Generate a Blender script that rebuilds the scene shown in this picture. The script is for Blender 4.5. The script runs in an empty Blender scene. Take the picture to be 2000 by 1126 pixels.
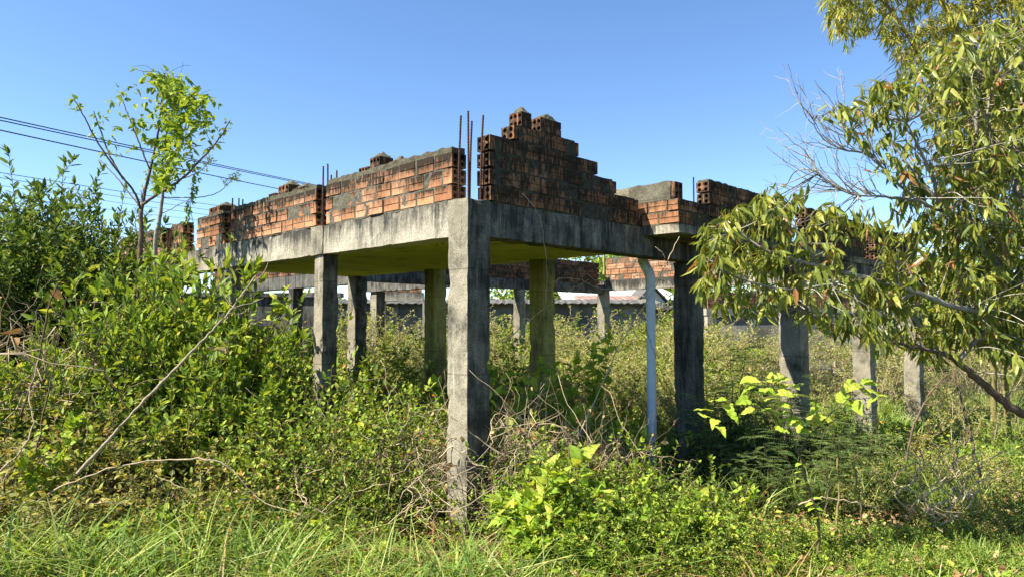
import bpy, math
import numpy as np
from mathutils import noise as mnoise, Vector

rng = np.random.default_rng(11)
S = bpy.context.scene
COL = S.collection
F = 1393.0
PITCH = math.atan(74 / F)
CAMZ = 1.48


def at(px, py, Y):
    """point seen at photo pixel (px, py) at distance Y in front of the camera"""
    dx, dy = (px - 1000) / F, (563 - py) / F
    d = np.array([dx, math.cos(PITCH) - dy * math.sin(PITCH), math.sin(PITCH) + dy * math.cos(PITCH)])
    p = d * (Y / d[1])
    return p + np.array([0, 0, CAMZ])


def nrm(a):
    a = np.asarray(a, float)
    return a / np.maximum(np.linalg.norm(a, axis=-1, keepdims=True), 1e-9)


# ------------------------------------------------------------------ geometry collector
class G:
    def __init__(s):
        s.v, s.r, s.f, s.n = [], [], [], 0

    def add(s, V, faces, r=0.5, mat=0):
        V = np.asarray(V, float).reshape(-1, 3)
        s.v.append(V)
        s.r.append(np.broadcast_to(np.asarray(r, float), (len(V),)).copy())
        for A in faces:
            A = np.asarray(A, int)
            if len(A):
                s.f.append((A + s.n, mat))
        s.n += len(V)

    def mesh(s, name, mats, smooth=False):
        me = bpy.data.meshes.new(name)
        if s.n:
            V = np.concatenate(s.v)
            me.vertices.add(len(V))
            me.vertices.foreach_set('co', V.ravel())
            li = np.concatenate([A.ravel() for A, m in s.f])
            tot = np.concatenate([np.full(len(A), A.shape[1]) for A, m in s.f])
            mi = np.concatenate([np.full(len(A), m) for A, m in s.f])
            me.loops.add(len(li))
            me.loops.foreach_set('vertex_index', li.astype(np.int32))
            me.polygons.add(len(tot))
            me.polygons.foreach_set('loop_start', np.concatenate([[0], np.cumsum(tot)[:-1]]).astype(np.int32))
            me.polygons.foreach_set('material_index', mi.astype(np.int32))
            me.polygons.foreach_set('use_smooth', np.full(len(tot), smooth))
            me.update(calc_edges=True)
            a = me.attributes.new('rnd', 'FLOAT', 'POINT')
            a.data.foreach_set('value', np.concatenate(s.r).astype(np.float32))
        for m in (mats if isinstance(mats, (list, tuple)) else [mats]):
            me.materials.append(m)
        return me


BOXF = np.array([[0, 3, 2, 1], [4, 5, 6, 7], [0, 1, 5, 4], [1, 2, 6, 5], [2, 3, 7, 6], [3, 0, 4, 7]])


def box(g, lo, hi, r=0.5, mat=0):
    a, b, c = lo
    d, e, f = hi
    g.add([[a, b, c], [d, b, c], [d, e, c], [a, e, c], [a, b, f], [d, b, f], [d, e, f], [a, e, f]], [BOXF], r, mat)


def rough(g, lo, hi, step=.06, amp=.005, mat=0, r=.5, freq=9., top_amp=None, chip=0.):
    """box of hand-cast concrete: gridded faces pushed about by noise so edges wander"""
    lo, hi = np.array(lo, float), np.array(hi, float)
    n = np.maximum(np.ceil((hi - lo) / step).astype(int), 1)
    for ax in range(3):
        b, c = (ax + 1) % 3, (ax + 2) % 3
        for side in (0, 1):
            ub = np.linspace(lo[b], hi[b], n[b] + 1)
            uc = np.linspace(lo[c], hi[c], n[c] + 1)
            B, C = np.meshgrid(ub, uc, indexing='ij')
            V = np.zeros(B.shape + (3,))
            V[..., ax] = hi[ax] if side else lo[ax]
            V[..., b], V[..., c] = B, C
            V = V.reshape(-1, 3)
            out = []
            for p in V:
                q = Vector(p)
                d = np.array(mnoise.noise_vector(q * freq)) * amp + np.array(mnoise.noise_vector(q * freq * 3.1)) * amp * .5
                if top_amp and p[2] >= hi[2] - 1e-6:
                    d[2] += mnoise.noise(q * 11) * top_amp + mnoise.noise(q * 27) * top_amp * .5
                if chip:
                    k = sum((abs(p[i] - lo[i]) < 1e-6) or (abs(p[i] - hi[i]) < 1e-6) for i in range(3))
                    if k >= 2:
                        cz = max(0., mnoise.noise(q * 6.5 + Vector((7, 3, 1))) * 1.6 - .25) * chip
                        ctr = (lo + hi) / 2
                        dd = np.zeros(3)
                        for i in range(3):
                            if (hi - lo)[i] < 3 * chip * 20 or True:
                                if abs(p[i] - lo[i]) < 1e-6: dd[i] = cz
                                elif abs(p[i] - hi[i]) < 1e-6: dd[i] = -cz
                        d = d + dd
                out.append(p + d)
            nb, nc = n[b] + 1, n[c] + 1
            I = np.arange(nb * nc).reshape(nb, nc)
            Q = np.stack([I[:-1, :-1], I[1:, :-1], I[1:, 1:], I[:-1, 1:]], -1).reshape(-1, 4)
            if not side:
                Q = Q[:, ::-1]
            g.add(out, [Q], r, mat)


def tube(g, pts, rad, r=.5, mat=0, sides=5):
    pts = np.asarray(pts, float)
    n = len(pts)
    if n < 2:
        return
    rad = np.broadcast_to(np.asarray(rad, float), (n,))
    T = nrm(np.gradient(pts, axis=0))
    ref = np.array([0, 0, 1.]) if abs(T[:, 2]).mean() < .8 else np.array([1., 0, 0])
    A = nrm(np.cross(T, ref))
    B = np.cross(T, A)
    th = np.arange(sides) * 2 * np.pi / sides
    ring = A[:, None] * np.cos(th)[None, :, None] + B[:, None] * np.sin(th)[None, :, None]
    V = pts[:, None] + ring * rad[:, None, None]
    I = np.arange(n * sides).reshape(n, sides)
    J = np.roll(I, -1, 1)
    Q = np.stack([I[:-1], J[:-1], J[1:], I[1:]], -1).reshape(-1, 4)
    V = np.concatenate([V.reshape(-1, 3), pts[-1:] + T[-1:] * rad[-1]])
    tip = np.stack([I[-1], J[-1], np.full(sides, n * sides)], -1)
    g.add(V, [Q, tip], r, mat)


SHAPES = {'ovate': (.5, .36), 'lance': (.40, .36), 'heart': (.55, .30), 'blade': (.45, .42), 'obovate': (.34, .5)}
PROFILE = {'lobed': [(-.10, .20), (.10, .44), (.27, .50), (.40, .37), (.52, .40), (.66, .24), (.80, .20)]}


def leaves(g, P, D, N, L, W, r=None, mat=0, shape='ovate', fold=.22, curl=.25, lod=8):
    P, D, N = np.asarray(P, float), nrm(D), np.asarray(N, float)
    n = len(P)
    if not n:
        return
    Sd = nrm(np.cross(D, N))
    N2 = np.cross(Sd, D)
    L = np.broadcast_to(np.asarray(L, float), (n,))
    W = np.broadcast_to(np.asarray(W, float), (n,))
    if r is None:
        r = rng.random(n)
    if lod == 4:
        x = np.array([0, .45, 1, .45])
        y = np.array([0, -.5, 0, .5])
        T3, T4 = [[0, 1, 2], [0, 2, 3]], []
    else:
        pr = PROFILE.get(shape) or [(.3, SHAPES[shape][0]), (.7, SHAPES[shape][1])]
        x, y = [0.], [0.]
        for px_, py_ in pr:
            x += [px_, max(px_, .04), px_]
            y += [-py_, 0., py_]
        x, y = np.array(x + [1.]), np.array(y + [0.])
        e = len(x) - 1
        T3 = [[0, 1, 2], [0, 2, 3], [e - 3, e, e - 2], [e - 2, e, e - 1]]
        T4 = []
        for q in range(len(pr) - 1):
            c_ = 1 + 3 * q
            T4 += [[c_, c_ + 3, c_ + 4, c_ + 1], [c_ + 1, c_ + 4, c_ + 5, c_ + 2]]
    k = len(x)
    cv = np.broadcast_to(np.asarray(curl, float), (n,)) * (.1 + 1.9 * rng.random(n))
    z = -cv[:, None] * x[None] ** 2 * L[:, None] + fold * np.abs(y)[None] * W[:, None]
    if shape == 'lobed':
        z = z + rng.normal(0, .035, z.shape) * L[:, None]
    V = P[:, None] + D[:, None] * (x[None] * L[:, None])[..., None] + Sd[:, None] * (y[None] * W[:, None])[..., None] + N2[:, None] * z[..., None]
    off = (np.arange(n) * k)[:, None, None]
    fs = [(np.array(T3)[None] + off).reshape(-1, 3)]
    if T4:
        fs.append((np.array(T4)[None] + off).reshape(-1, 4))
    g.add(V.reshape(-1, 3), fs, np.repeat(r, k), mat)


def grow(p, d, length, n=7, wander=.15, grav=0.):
    p, d = np.array(p, float), nrm(d)
    out = [p]
    for i in range(n):
        d = nrm(d + rng.normal(0, wander, 3) + np.array([0, 0, grav]))
        p = p + d * length / n
        out.append(p)
    return np.array(out)


def sample(pts, t):
    t = np.clip(t, 0, 1) * (len(pts) - 1)
    i = np.minimum(t.astype(int), len(pts) - 2)
    f = (t - i)[:, None]
    return pts[i] * (1 - f) + pts[i + 1] * f, nrm(pts[i + 1] - pts[i])


def smooth(pts, n=24, jit=0.):
    """Catmull-Rom curve through hand-set points"""
    pts = np.asarray(pts, float)
    q = np.vstack([2 * pts[0] - pts[1], pts, 2 * pts[-1] - pts[-2]])
    out = []
    for t in np.linspace(0, len(pts) - 1, n):
        i = min(int(t), len(pts) - 2)
        f = t - i
        a, b, c, d = q[i], q[i + 1], q[i + 2], q[i + 3]
        out.append(.5 * ((2 * b) + (c - a) * f + (2 * a - 5 * b + 4 * c - d) * f * f + (3 * b - a - 3 * c + d) * f ** 3))
    out = np.array(out)
    if jit:
        out[1:-1] += rng.normal(0, jit, (n - 2, 3))
    return out


# ------------------------------------------------------------------ scene objects
def thing(name, label, cat, loc=(0, 0, 0), rotz=0., group=None, scale=1.):
    o = bpy.data.objects.new(name, None)
    o.empty_display_size = .1
    COL.objects.link(o)
    o.location = loc
    o.rotation_euler = (0, 0, rotz)
    o.scale = scale if isinstance(scale, tuple) else (scale,) * 3
    o['label'], o['category'] = label, cat
    if group:
        o['group'] = group
    return o


def part(name, me, parent, label=None):
    if isinstance(me, tuple):
        me = me[0].mesh(name, me[1], *me[2:])
    o = bpy.data.objects.new(name, me)
    COL.objects.link(o)
    o.parent = parent
    if label:
        o['label'] = label
    return o


def lone(name, me, label=None, cat=None, group=None, kind=None):
    if isinstance(me, tuple):
        me = me[0].mesh(name, me[1], *me[2:])
    o = bpy.data.objects.new(name, me)
    COL.objects.link(o)
    for k, v in (('label', label), ('category', cat), ('group', group), ('kind', kind)):
        if v:
            o[k] = v
    return o


# ------------------------------------------------------------------ materials
class M:
    def __init__(s, name):
        s.m = bpy.data.materials.new(name)
        s.m.use_nodes = True
        s.nt = s.m.node_tree
        s.nt.nodes.clear()
        s.out = s.n('ShaderNodeOutputMaterial')

    def n(s, t, **kw):
        o = s.nt.nodes.new(t)
        for k, v in kw.items():
            setattr(o, k, v)
        return o

    def l(s, a, b):
        s.nt.links.new(a, b)

    def val(s, node, i, v):
        if hasattr(v, 'is_linked') or isinstance(v, bpy.types.NodeSocket):
            s.l(v, node.inputs[i])
        else:
            node.inputs[i].default_value = v

    def math(s, op, a, b=0., c=None):
        o = s.n('ShaderNodeMath', operation=op)
        s.val(o, 0, a)
        s.val(o, 1, b)
        if c is not None:
            s.val(o, 2, c)
        return o.outputs[0]

    def noise(s, scale, detail=4., rough=.6, stretch=None, offs=(0, 0, 0), coord='Object'):
        tc = s.n('ShaderNodeTexCoord')
        v = tc.outputs[coord]
        mp = s.n('ShaderNodeMapping')
        s.l(v, mp.inputs[0])
        mp.inputs['Scale'].default_value = stretch or (1, 1, 1)
        mp.inputs['Location'].default_value = offs
        o = s.n('ShaderNodeTexNoise')
        s.l(mp.outputs[0], o.inputs['Vector'])
        o.inputs['Scale'].default_value = scale
        o.inputs['Detail'].default_value = detail
        o.inputs['Roughness'].default_value = rough
        return o.outputs[0]

    def ramp(s, fac, stops, interp='LINEAR'):
        o = s.n('ShaderNodeValToRGB')
        o.color_ramp.interpolation = interp
        e = o.color_ramp.elements
        while len(e) < len(stops):
            e.new(.5)
        for k, (p, c) in zip(e, stops):
            k.position = p
            c = (c, c, c) if isinstance(c, (int, float)) else c
            k.color = (*c, 1)
        s.l(fac, o.inputs[0])
        return o.outputs[0]

    def mix(s, fac, a, b, blend='MIX'):
        o = s.n('ShaderNodeMix', data_type='RGBA', blend_type=blend)
        s.val(o, 0, fac)
        for i, v in ((6, a), (7, b)):
            if isinstance(v, tuple):
                v = (*v, 1) if len(v) == 3 else v
            s.val(o, i, v)
        return o.outputs[2]

    def attr(s, name='rnd'):
        return s.n('ShaderNodeAttribute', attribute_name=name).outputs['Fac']

    def bsdf(s, col, rough=.9, spec=.2, bump=None, bstr=.3, bdist=.01, metal=0.):
        b = s.n('ShaderNodeBsdfPrincipled')
        s.val(b, 'Base Color', (*col, 1) if isinstance(col, tuple) else col)
        s.val(b, 'Roughness', rough)
        b.inputs['Specular IOR Level'].default_value = spec
        b.inputs['Metallic'].default_value = metal
        if bump is not None:
            o = s.n('ShaderNodeBump')
            o.inputs['Strength'].default_value = bstr
            o.inputs['Distance'].default_value = bdist
            s.l(bump, o.inputs['Height'])
            s.l(o.outputs[0], b.inputs['Normal'])
        return b

    def done(s, sh):
        s.l(sh.outputs[0], s.out.inputs[0])
        return s.m


def leaf_mat(name, stops, trans=.3, rough=.55, spec=.2, tint=(1.25, 1.15, .55), gain=1.8):
    stops = [(p_, (min(c[0] * gain * 1.1, .5), min(c[1] * gain, .52), c[2] * gain * .9)) for p_, c in stops]
    trans = min(trans + .06, .45)
    m = M(name)
    info = m.n('ShaderNodeObjectInfo').outputs['Random']
    a = m.math('ADD', m.attr(), m.math('MULTIPLY', m.math('SUBTRACT', info, .5), .12))
    col = m.ramp(a, stops)
    nz = m.noise(60, 2)
    col = m.mix(m.ramp(nz, [(.35, 0.), (.75, .35)]), col, (.10, .11, .03))
    b = m.bsdf(col, rough, spec)
    t = m.n('ShaderNodeBsdfTranslucent')
    m.l(m.mix(1., col, tint, 'MULTIPLY'), t.inputs[0])
    x = m.n('ShaderNodeMixShader')
    x.inputs[0].default_value = trans
    m.l(b.outputs[0], x.inputs[1])
    m.l(t.outputs[0], x.inputs[2])
    return m.done(x)


def stem_mat(name, c1, c2, scale=25, spec=.15):
    m = M(name)
    f = m.math('ADD', m.noise(scale, 5), m.math('MULTIPLY', m.math('SUBTRACT', m.attr(), .5), .7))
    return m.done(m.bsdf(m.ramp(f, [(.25, c1), (.75, c2)]), .85, spec, m.noise(60, 3), .3, .004))


def concrete(name, light, dark, stain=.5, black=(.022, .022, .02), streak=1., bounce=None, bounce_amt=.5, seed=0., bs=.5, drip=None):
    m = M(name)
    o = (seed, seed * 1.7, seed * .6)
    base = m.ramp(m.noise(3.2, 7, .7, offs=o), [(.3, dark), (.62, light)])
    base = m.mix(m.ramp(m.noise(95, 3, .7, offs=o), [(.44, 0.), (.66, .75)]), base, tuple(c * .38 for c in dark))
    # board marks and rain streaks: noise drawn out vertically
    s1 = m.noise(1., 6, .72, (13, 13, 1.7), o)
    s2 = m.noise(1., 5, .7, (40, 40, 4.), o)
    big = m.noise(2.1, 8, .72, offs=o)
    k = m.math('ADD', m.math('MULTIPLY', s1, .40 * streak), m.math('MULTIPLY', s2, .16 * streak))
    k = m.math('ADD', k, m.math('MULTIPLY', big, 1. - .56 * streak))
    if drip:
        z = m.n('ShaderNodeSeparateXYZ')
        m.l(m.n('ShaderNodeTexCoord').outputs['Object'], z.inputs[0])
        k = m.math('ADD', k, m.math('MULTIPLY', m.math('SUBTRACT', z.outputs[2], drip[0]), drip[1]))
    t = .62 - .22 * stain
    msk = m.ramp(k, [(t - .05, 0.), (t, .35), (t + .09, .92)])
    col = m.mix(msk, base, black)
    z2 = m.n('ShaderNodeSeparateXYZ')
    m.l(m.n('ShaderNodeTexCoord').outputs['Object'], z2.inputs[0])
    jz = m.math('ABSOLUTE', m.math('SUBTRACT', m.math('FRACT', m.math('ADD', m.math('DIVIDE', z2.outputs[2], .76), m.math('MULTIPLY', m.noise(3, 2), .012))), .5))
    col = m.mix(m.math('MULTIPLY', m.ramp(jz, [(.004, 1.), (.009, 0.)]), .55), col, tuple(c * .3 for c in dark))
    lime = m.ramp(m.noise(1., 4, .7, (17, 17, .7), (seed + 4, 2, 0)), [(.63, 0.), (.72, .6)])
    col = m.mix(lime, col, tuple(min(c * 1.35, .75) for c in light))
    if bounce:  # green bounce light put into the colour in noisy patches
        col = m.mix(m.ramp(m.noise(2.1, 6, .7, offs=(3 + seed, 1, 5)), [(.42, 0.), (.42 + .28, bounce_amt)]), col, bounce)
    h = m.math('ADD', m.math('MULTIPLY', m.noise(120, 4, .75), .6), m.math('ADD', m.noise(24, 5, .7), m.math('MULTIPLY', s2, .5)))
    return m.done(m.bsdf(col, .93, .12, h, bs, .0035))


def brick_mat(name, stain, seed=0., ch=.124, drip=.22, vary=.1, top=0.):
    m = M(name)
    o = (seed, seed, seed)
    a = m.math('ADD', m.math('MULTIPLY', m.attr(), .6), m.math('MULTIPLY', m.noise(9, 5, .7, offs=o), .55))
    col = m.ramp(a, [(.10, (.19, .085, .045)), (.32, (.33, .145, .07)), (.65, (.50, .24, .12)), (.95, (.55, .32, .20))])
    # algae and soot in drips and patches
    s = m.math('ADD', m.math('MULTIPLY', m.noise(1., 5, .75, (46, 46, 9), o), .55), m.math('MULTIPLY', m.noise(3.6, 9, .76, offs=o), .6))
    s = m.math('ADD', s, m.math('MULTIPLY', m.math('SUBTRACT', m.math('FRACT', m.math('MULTIPLY', m.attr(), 7.31)), .5), vary))
    # the drips start from each mortar bed and run down the brick below it
    z = m.n('ShaderNodeSeparateXYZ')
    m.l(m.n('ShaderNodeTexCoord').outputs['Object'], z.inputs[0])
    fz = m.math('FRACT', m.math('DIVIDE', m.math('SUBTRACT', z.outputs[2], 2.409), ch))
    dm = m.math('MULTIPLY', m.ramp(m.noise(2.3, 3, .6, offs=(1, seed, 8)), [(.35, 0.), (.65, 1.)]), drip)
    s = m.math('ADD', s, m.math('MULTIPLY', m.math('SUBTRACT', fz, .5), dm))
    if top:
        s = m.math('ADD', s, m.math('MULTIPLY', m.math('SUBTRACT', z.outputs[2], 2.58), top))
    t = .80 - .38 * stain
    col = m.mix(m.ramp(s, [(t - .16, 0.), (t - .02, .72)]), col, (.115, .062, .034))
    col = m.mix(m.ramp(s, [(t, 0.), (t + .06, .94)]), col, (.022, .019, .014))
    col = m.mix(m.ramp(m.noise(14, 6, .75, offs=(seed + 5, 0, 2)), [(.60, 0.), (.74, .5)]), col, (.11, .10, .035))
    h = m.math('ADD', m.noise(130, 4, .7), m.noise(30, 4, .7))
    return m.done(m.bsdf(col, .92, .12, h, .5, .003))


def mortar_mat(name, c1, c2, seed=0.):
    m = M(name)
    col = m.ramp(m.noise(22, 6, .75, offs=(seed, 0, 0)), [(.3, c1), (.7, c2)])
    col = m.mix(m.ramp(m.noise(7, 5, .7, offs=(0, seed, 0)), [(.55, 0.), (.7, .75)]), col, (.07, .075, .025))
    h = m.math('ADD', m.noise(70, 5, .75), m.noise(18, 4))
    return m.done(m.bsdf(col, .95, .1, h, .7, .006))


MATS = {}
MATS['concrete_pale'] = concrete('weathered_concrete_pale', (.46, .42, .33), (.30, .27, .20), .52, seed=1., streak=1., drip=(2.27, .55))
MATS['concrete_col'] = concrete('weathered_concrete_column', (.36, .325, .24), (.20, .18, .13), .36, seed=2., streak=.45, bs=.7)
MATS['concrete_mould_shade'] = concrete('mould_and_shade_column_concrete', (.28, .26, .21), (.12, .11, .09), .7, seed=8., streak=.8, bs=.7)  # mouldy streaks and the shade of right-hand faces, both in the colour
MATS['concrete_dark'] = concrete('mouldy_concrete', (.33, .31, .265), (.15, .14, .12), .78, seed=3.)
MATS['concrete_black'] = concrete('dark_grey_concrete', (.22, .21, .18), (.11, .105, .09), .62, seed=4.)  # darkest grey of the concretes, with black streaks and patches
MATS['soffit'] = concrete('bounce_tinted_concrete', (.70, .66, .14), (.52, .49, .11), .10, seed=5., streak=0., bounce=(.66, .66, .09), bounce_amt=.75, bs=.3)  # yellow-green light bounced off the weeds, put into the underside colour
MATS['concrete_olive'] = concrete('bounce_tinted_column_concrete', (.44, .42, .15), (.27, .26, .09), .45, seed=6., bounce=(.22, .21, .06), bounce_amt=.6)  # olive bounce light from the weeds, put into the column colour
MATS['plaster'] = concrete('rough_plaster', (.22, .20, .14), (.12, .11, .08), .5, seed=7., streak=.4, bs=1.)
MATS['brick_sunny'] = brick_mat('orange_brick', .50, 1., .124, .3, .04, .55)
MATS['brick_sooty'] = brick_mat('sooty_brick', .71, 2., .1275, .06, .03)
MATS['brick_crest'] = brick_mat('weathered_crest_brick', .78, 4., .13, .05, .05)
MATS['brick_far'] = brick_mat('mossy_orange_brick', .36, 3., .122, .1)
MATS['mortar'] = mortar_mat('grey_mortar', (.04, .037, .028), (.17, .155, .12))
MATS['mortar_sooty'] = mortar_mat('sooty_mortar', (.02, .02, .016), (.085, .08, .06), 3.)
MATS['mortar_cap'] = mortar_mat('mossy_mortar', (.035, .033, .024), (.15, .135, .09), 5.)

GREEN = [(.0, (.03, .062, .009)), (.3, (.075, .14, .016)), (.7, (.15, .225, .027)), (.9, (.23, .28, .045)), (.985, (.30, .28, .06)), (1., (.26, .13, .04))]
MATS['leaf'] = leaf_mat('shrub_leaf', GREEN)
MATS['leaf_dark'] = leaf_mat(gain=1.75, name='dark_shrub_leaf', stops=[(0, (.022, .048, .011)), (.45, (.052, .10, .017)), (.8, (.105, .16, .027)), (.95, (.17, .19, .04)), (1., (.2, .11, .04))], trans=.27)
MATS['leaf_lime'] = leaf_mat('lime_leaf', [(0, (.10, .185, .02)), (.5, (.18, .29, .03)), (.9, (.26, .36, .05)), (1., (.34, .34, .07))], .4)
MATS['leaf_olive'] = leaf_mat('olive_leaf', [(0, (.055, .075, .018)), (.4, (.115, .145, .032)), (.75, (.20, .21, .05)), (.9, (.27, .22, .08)), (1., (.3, .2, .08))], .3)
MATS['leaf_tree'] = leaf_mat('drooping_tree_leaf', [(0, (.06, .095, .015)), (.4, (.135, .18, .028)), (.75, (.21, .245, .042)), (.995, (.25, .27, .055)), (1., (.24, .12, .05))], .28, .38, .3, gain=1.32)
MATS['leaf_shade'] = leaf_mat('shade_dark_leaf', [(0, (.02, .045, .012)), (.6, (.045, .085, .02)), (1., (.09, .13, .03))], .2, gain=1.)  # shade of the hollow put into a dimmer leaf colour
MATS['leaf_bamboo'] = leaf_mat('bamboo_leaf', [(0, (.08, .115, .02)), (.35, (.15, .18, .03)), (.75, (.30, .26, .055)), (1., (.36, .22, .08))], .36)
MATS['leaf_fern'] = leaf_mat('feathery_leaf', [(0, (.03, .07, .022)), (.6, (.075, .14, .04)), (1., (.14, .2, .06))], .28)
MATS['leaf_fieldy'] = leaf_mat('field_weed_leaf', [(0, (.08, .115, .032)), (.45, (.16, .205, .055)), (.75, (.25, .25, .09)), (1., (.32, .25, .13))], .3)
MATS['leaf_big'] = leaf_mat('big_soft_leaf', [(0, (.12, .21, .022)), (.6, (.19, .29, .03)), (1., (.27, .34, .05))], .3, .6, .15)
MATS['leaf_dry'] = leaf_mat('dry_leaf', [(0, (.07, .04, .02)), (.5, (.18, .11, .055)), (1., (.32, .22, .12))], .15, .7, .1, (1.1, .9, .7))
MATS['grass'] = leaf_mat('grass_blade', [(0, (.05, .105, .022)), (.45, (.105, .185, .036)), (.82, (.18, .25, .055)), (.95, (.27, .28, .10)), (1., (.36, .30, .16))], .3)
MATS['stem'] = stem_mat('green_brown_stem', (.05, .045, .02), (.15, .13, .06))
MATS['stem_dark'] = stem_mat('dark_stem', (.03, .022, .015), (.11, .08, .05))
MATS['twig_dry'] = stem_mat('dry_twig', (.15, .11, .065), (.46, .36, .235))
MATS['pole'] = stem_mat('grey_tan_pole', (.14, .115, .08), (.36, .29, .20), 40)
MATS['bark'] = stem_mat('grey_bark', (.10, .085, .062), (.34, .31, .25), 18)
MATS['bark_brown'] = stem_mat('brown_bark', (.05, .035, .025), (.17, .12, .085), 18)
MATS['cane'] = stem_mat('bamboo_cane', (.14, .12, .04), (.26, .22, .09))


def metal(name, c1, c2, rough, metalness=0., scale=20):
    m = M(name)
    return m.done(m.bsdf(m.ramp(m.noise(scale, 6, .7), [(.35, c1), (.65, c2)]), rough, .3, m.noise(90, 3), .12, .0006, metalness))


MATS['rust'] = metal('rusty_steel', (.05, .022, .016), (.12, .05, .033), .8, .2, 40)
MATS['pvc'] = metal('grey_pvc', (.50, .60, .72), (.56, .66, .78), .4)
MATS['cable'] = metal('black_cable', (.012, .013, .018), (.02, .02, .028), .6)
MATS['roof_white'] = metal('white_sheet_roof', (.5, .5, .48), (.64, .64, .63), .55, 0, 3)
MATS['roof_rust'] = metal('rust_sheet_roof', (.17, .085, .06), (.36, .24, .19), .8, 0, 2)
MATS['roof_grey'] = metal('asbestos_roof', (.06, .058, .052), (.14, .135, .12), .9, 0, 4)
MATS['white_wall'] = metal('whitewash', (.5, .46, .37), (.62, .58, .5), .9, 0, 3)


def ground_mat():
    m = M('weedy_soil')
    c = m.ramp(m.noise(1.7, 8, .7), [(.3, (.022, .02, .011)), (.5, (.05, .05, .02)), (.68, (.075, .09, .024)), (.85, (.13, .13, .05))])
    c = m.mix(m.ramp(m.noise(26, 6, .75), [(.45, 0.), (.7, .7)]), c, (.025, .028, .010))
    h = m.math('ADD', m.noise(35, 6, .75), m.noise(5, 4))
    return m.done(m.bsdf(c, .95, .1, h, .9, .06))


def dark_wall_mat():
    m = M('stained_boundary_plaster')
    k = m.noise(.9, 7, .72)
    c = m.ramp(k, [(.3, (.05, .048, .043)), (.48, (.16, .157, .142)), (.7, (.34, .33, .30))])
    c = m.mix(m.ramp(m.noise(1., 5, .7, (.5, 1, 1.2), (3, 0, 0)), [(.54, 0.), (.66, .6)]), c, (.05, .11, .115))
    ln = m.math('ABSOLUTE', m.math('SUBTRACT', m.noise(1.9, 1, .5, offs=(2, 7, 0)), .5))
    paint = m.math('MULTIPLY', m.ramp(ln, [(.008, 1.), (.016, 0.)]), m.ramp(m.noise(.4, 3, .5, offs=(9, 4, 0)), [(.52, 0.), (.58, .8)]))
    c = m.mix(paint, c, (.42, .45, .48))
    return m.done(m.bsdf(c, .9, .15, m.noise(12, 5), .4, .02))


MATS['ground'] = ground_mat()
MATS['boundary'] = dark_wall_mat()

# ------------------------------------------------------------------ ground, camera, light
def ground_z(x, y):
    """gentle swells; the plot rises a little to the left"""
    return .05 * math.sin(x * .9 + 1) * math.cos(y * .7) + .03 * math.sin(x * 2.3 + y * 1.9) - .03


g = G()
xs = np.concatenate([np.linspace(-400, -22, 16)[:-1], np.linspace(-22, 22, 150), np.linspace(22, 400, 16)[1:]])
ys = np.concatenate([np.linspace(-60, -6, 6)[:-1], np.linspace(-6, 26, 120), np.linspace(26, 900, 18)[1:]])
XX, YY = np.meshgrid(xs, ys, indexing='ij')
ZZ = np.vectorize(ground_z)(XX, YY)
I = np.arange(XX.size).reshape(XX.shape)
g.add(np.stack([XX, YY, ZZ], -1).reshape(-1, 3), [np.stack([I[:-1, :-1], I[1:, :-1], I[1:, 1:], I[:-1, 1:]], -1).reshape(-1, 4)])
lone('ground', (g, MATS['ground'], True), kind='structure')

cam = bpy.data.cameras.new('camera')
cam.sensor_width = 36
cam.lens = F / 2000 * 36
cam.clip_end = 3000
co = bpy.data.objects.new('camera', cam)
COL.objects.link(co)
co.location = (0, 0, CAMZ)
co.rotation_euler = (math.pi / 2 + PITCH, 0, 0)
S.camera = co

SUN = nrm([-2.05, -.72, 2.55])
elev = math.asin(SUN[2])
sun = bpy.data.lights.new('sun', 'SUN')
sun.energy = 4.8
sun.angle = math.radians(.53)
sun.color = (1., .93, .80)
so = bpy.data.objects.new('sun', sun)
COL.objects.link(so)
so.location = (-10, -5, 14)
so.rotation_euler = Vector(-SUN).to_track_quat('-Z', 'Y').to_euler()

W = bpy.data.worlds.new('World')
S.world = W
W.use_nodes = True
nt = W.node_tree
bg = nt.nodes['Background']
sky = nt.nodes.new('ShaderNodeTexSky')
sky.sky_type = 'NISHITA'
sky.sun_disc = False
sky.sun_elevation = elev
sky.sun_rotation = math.atan2(SUN[0], SUN[1])
sky.air_density = 1.0
sky.altitude = 1800
sky.dust_density = .1
sky.ozone_density = 2.0
hs = nt.nodes.new('ShaderNodeHueSaturation')      # the clear deep blue of a dry winter morning
hs.inputs['Saturation'].default_value = 1.12
hs.inputs['Hue'].default_value = .502
nt.links.new(sky.outputs[0], hs.inputs['Color'])
nt.links.new(hs.outputs[0], bg.inputs[0])
bg.inputs[1].default_value = .092

S.view_settings.view_transform = 'Standard'
S.view_settings.look = 'None'
S.view_settings.exposure = 1.5
S.view_settings.gamma = 1
S.cycles.max_bounces = 7
S.cycles.diffuse_bounces = 4
S.cycles.transmission_bounces = 4
S.cycles.glossy_bounces = 2
S.cycles.caustics_reflective = S.cycles.caustics_refractive = False
S.cycles.use_denoising = True
S.cycles.denoiser = 'OPENIMAGEDENOISE'

# ------------------------------------------------------------------ the ruin. local axes: x runs back to the right, y back to the left
CX, CY = -.3186, 5.1
R45 = math.pi / 4


def loc2w(x, y, z=0.):
    c = math.sqrt(.5)
    return np.array([CX + c * (x - y), CY + c * (x + y), z])


H = CAMZ
BT = H + .925          # beam top
BB = H + .662          # beam underside
bld = thing('unfinished_building', 'roofless brick and concrete frame ruin standing in the weeds', 'building', (CX, CY, 0), R45)


def swap(axis):
    return (lambda s, p, z: (s, p, z)) if axis == 'x' else (lambda s, p, z: (p, s, z))


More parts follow.
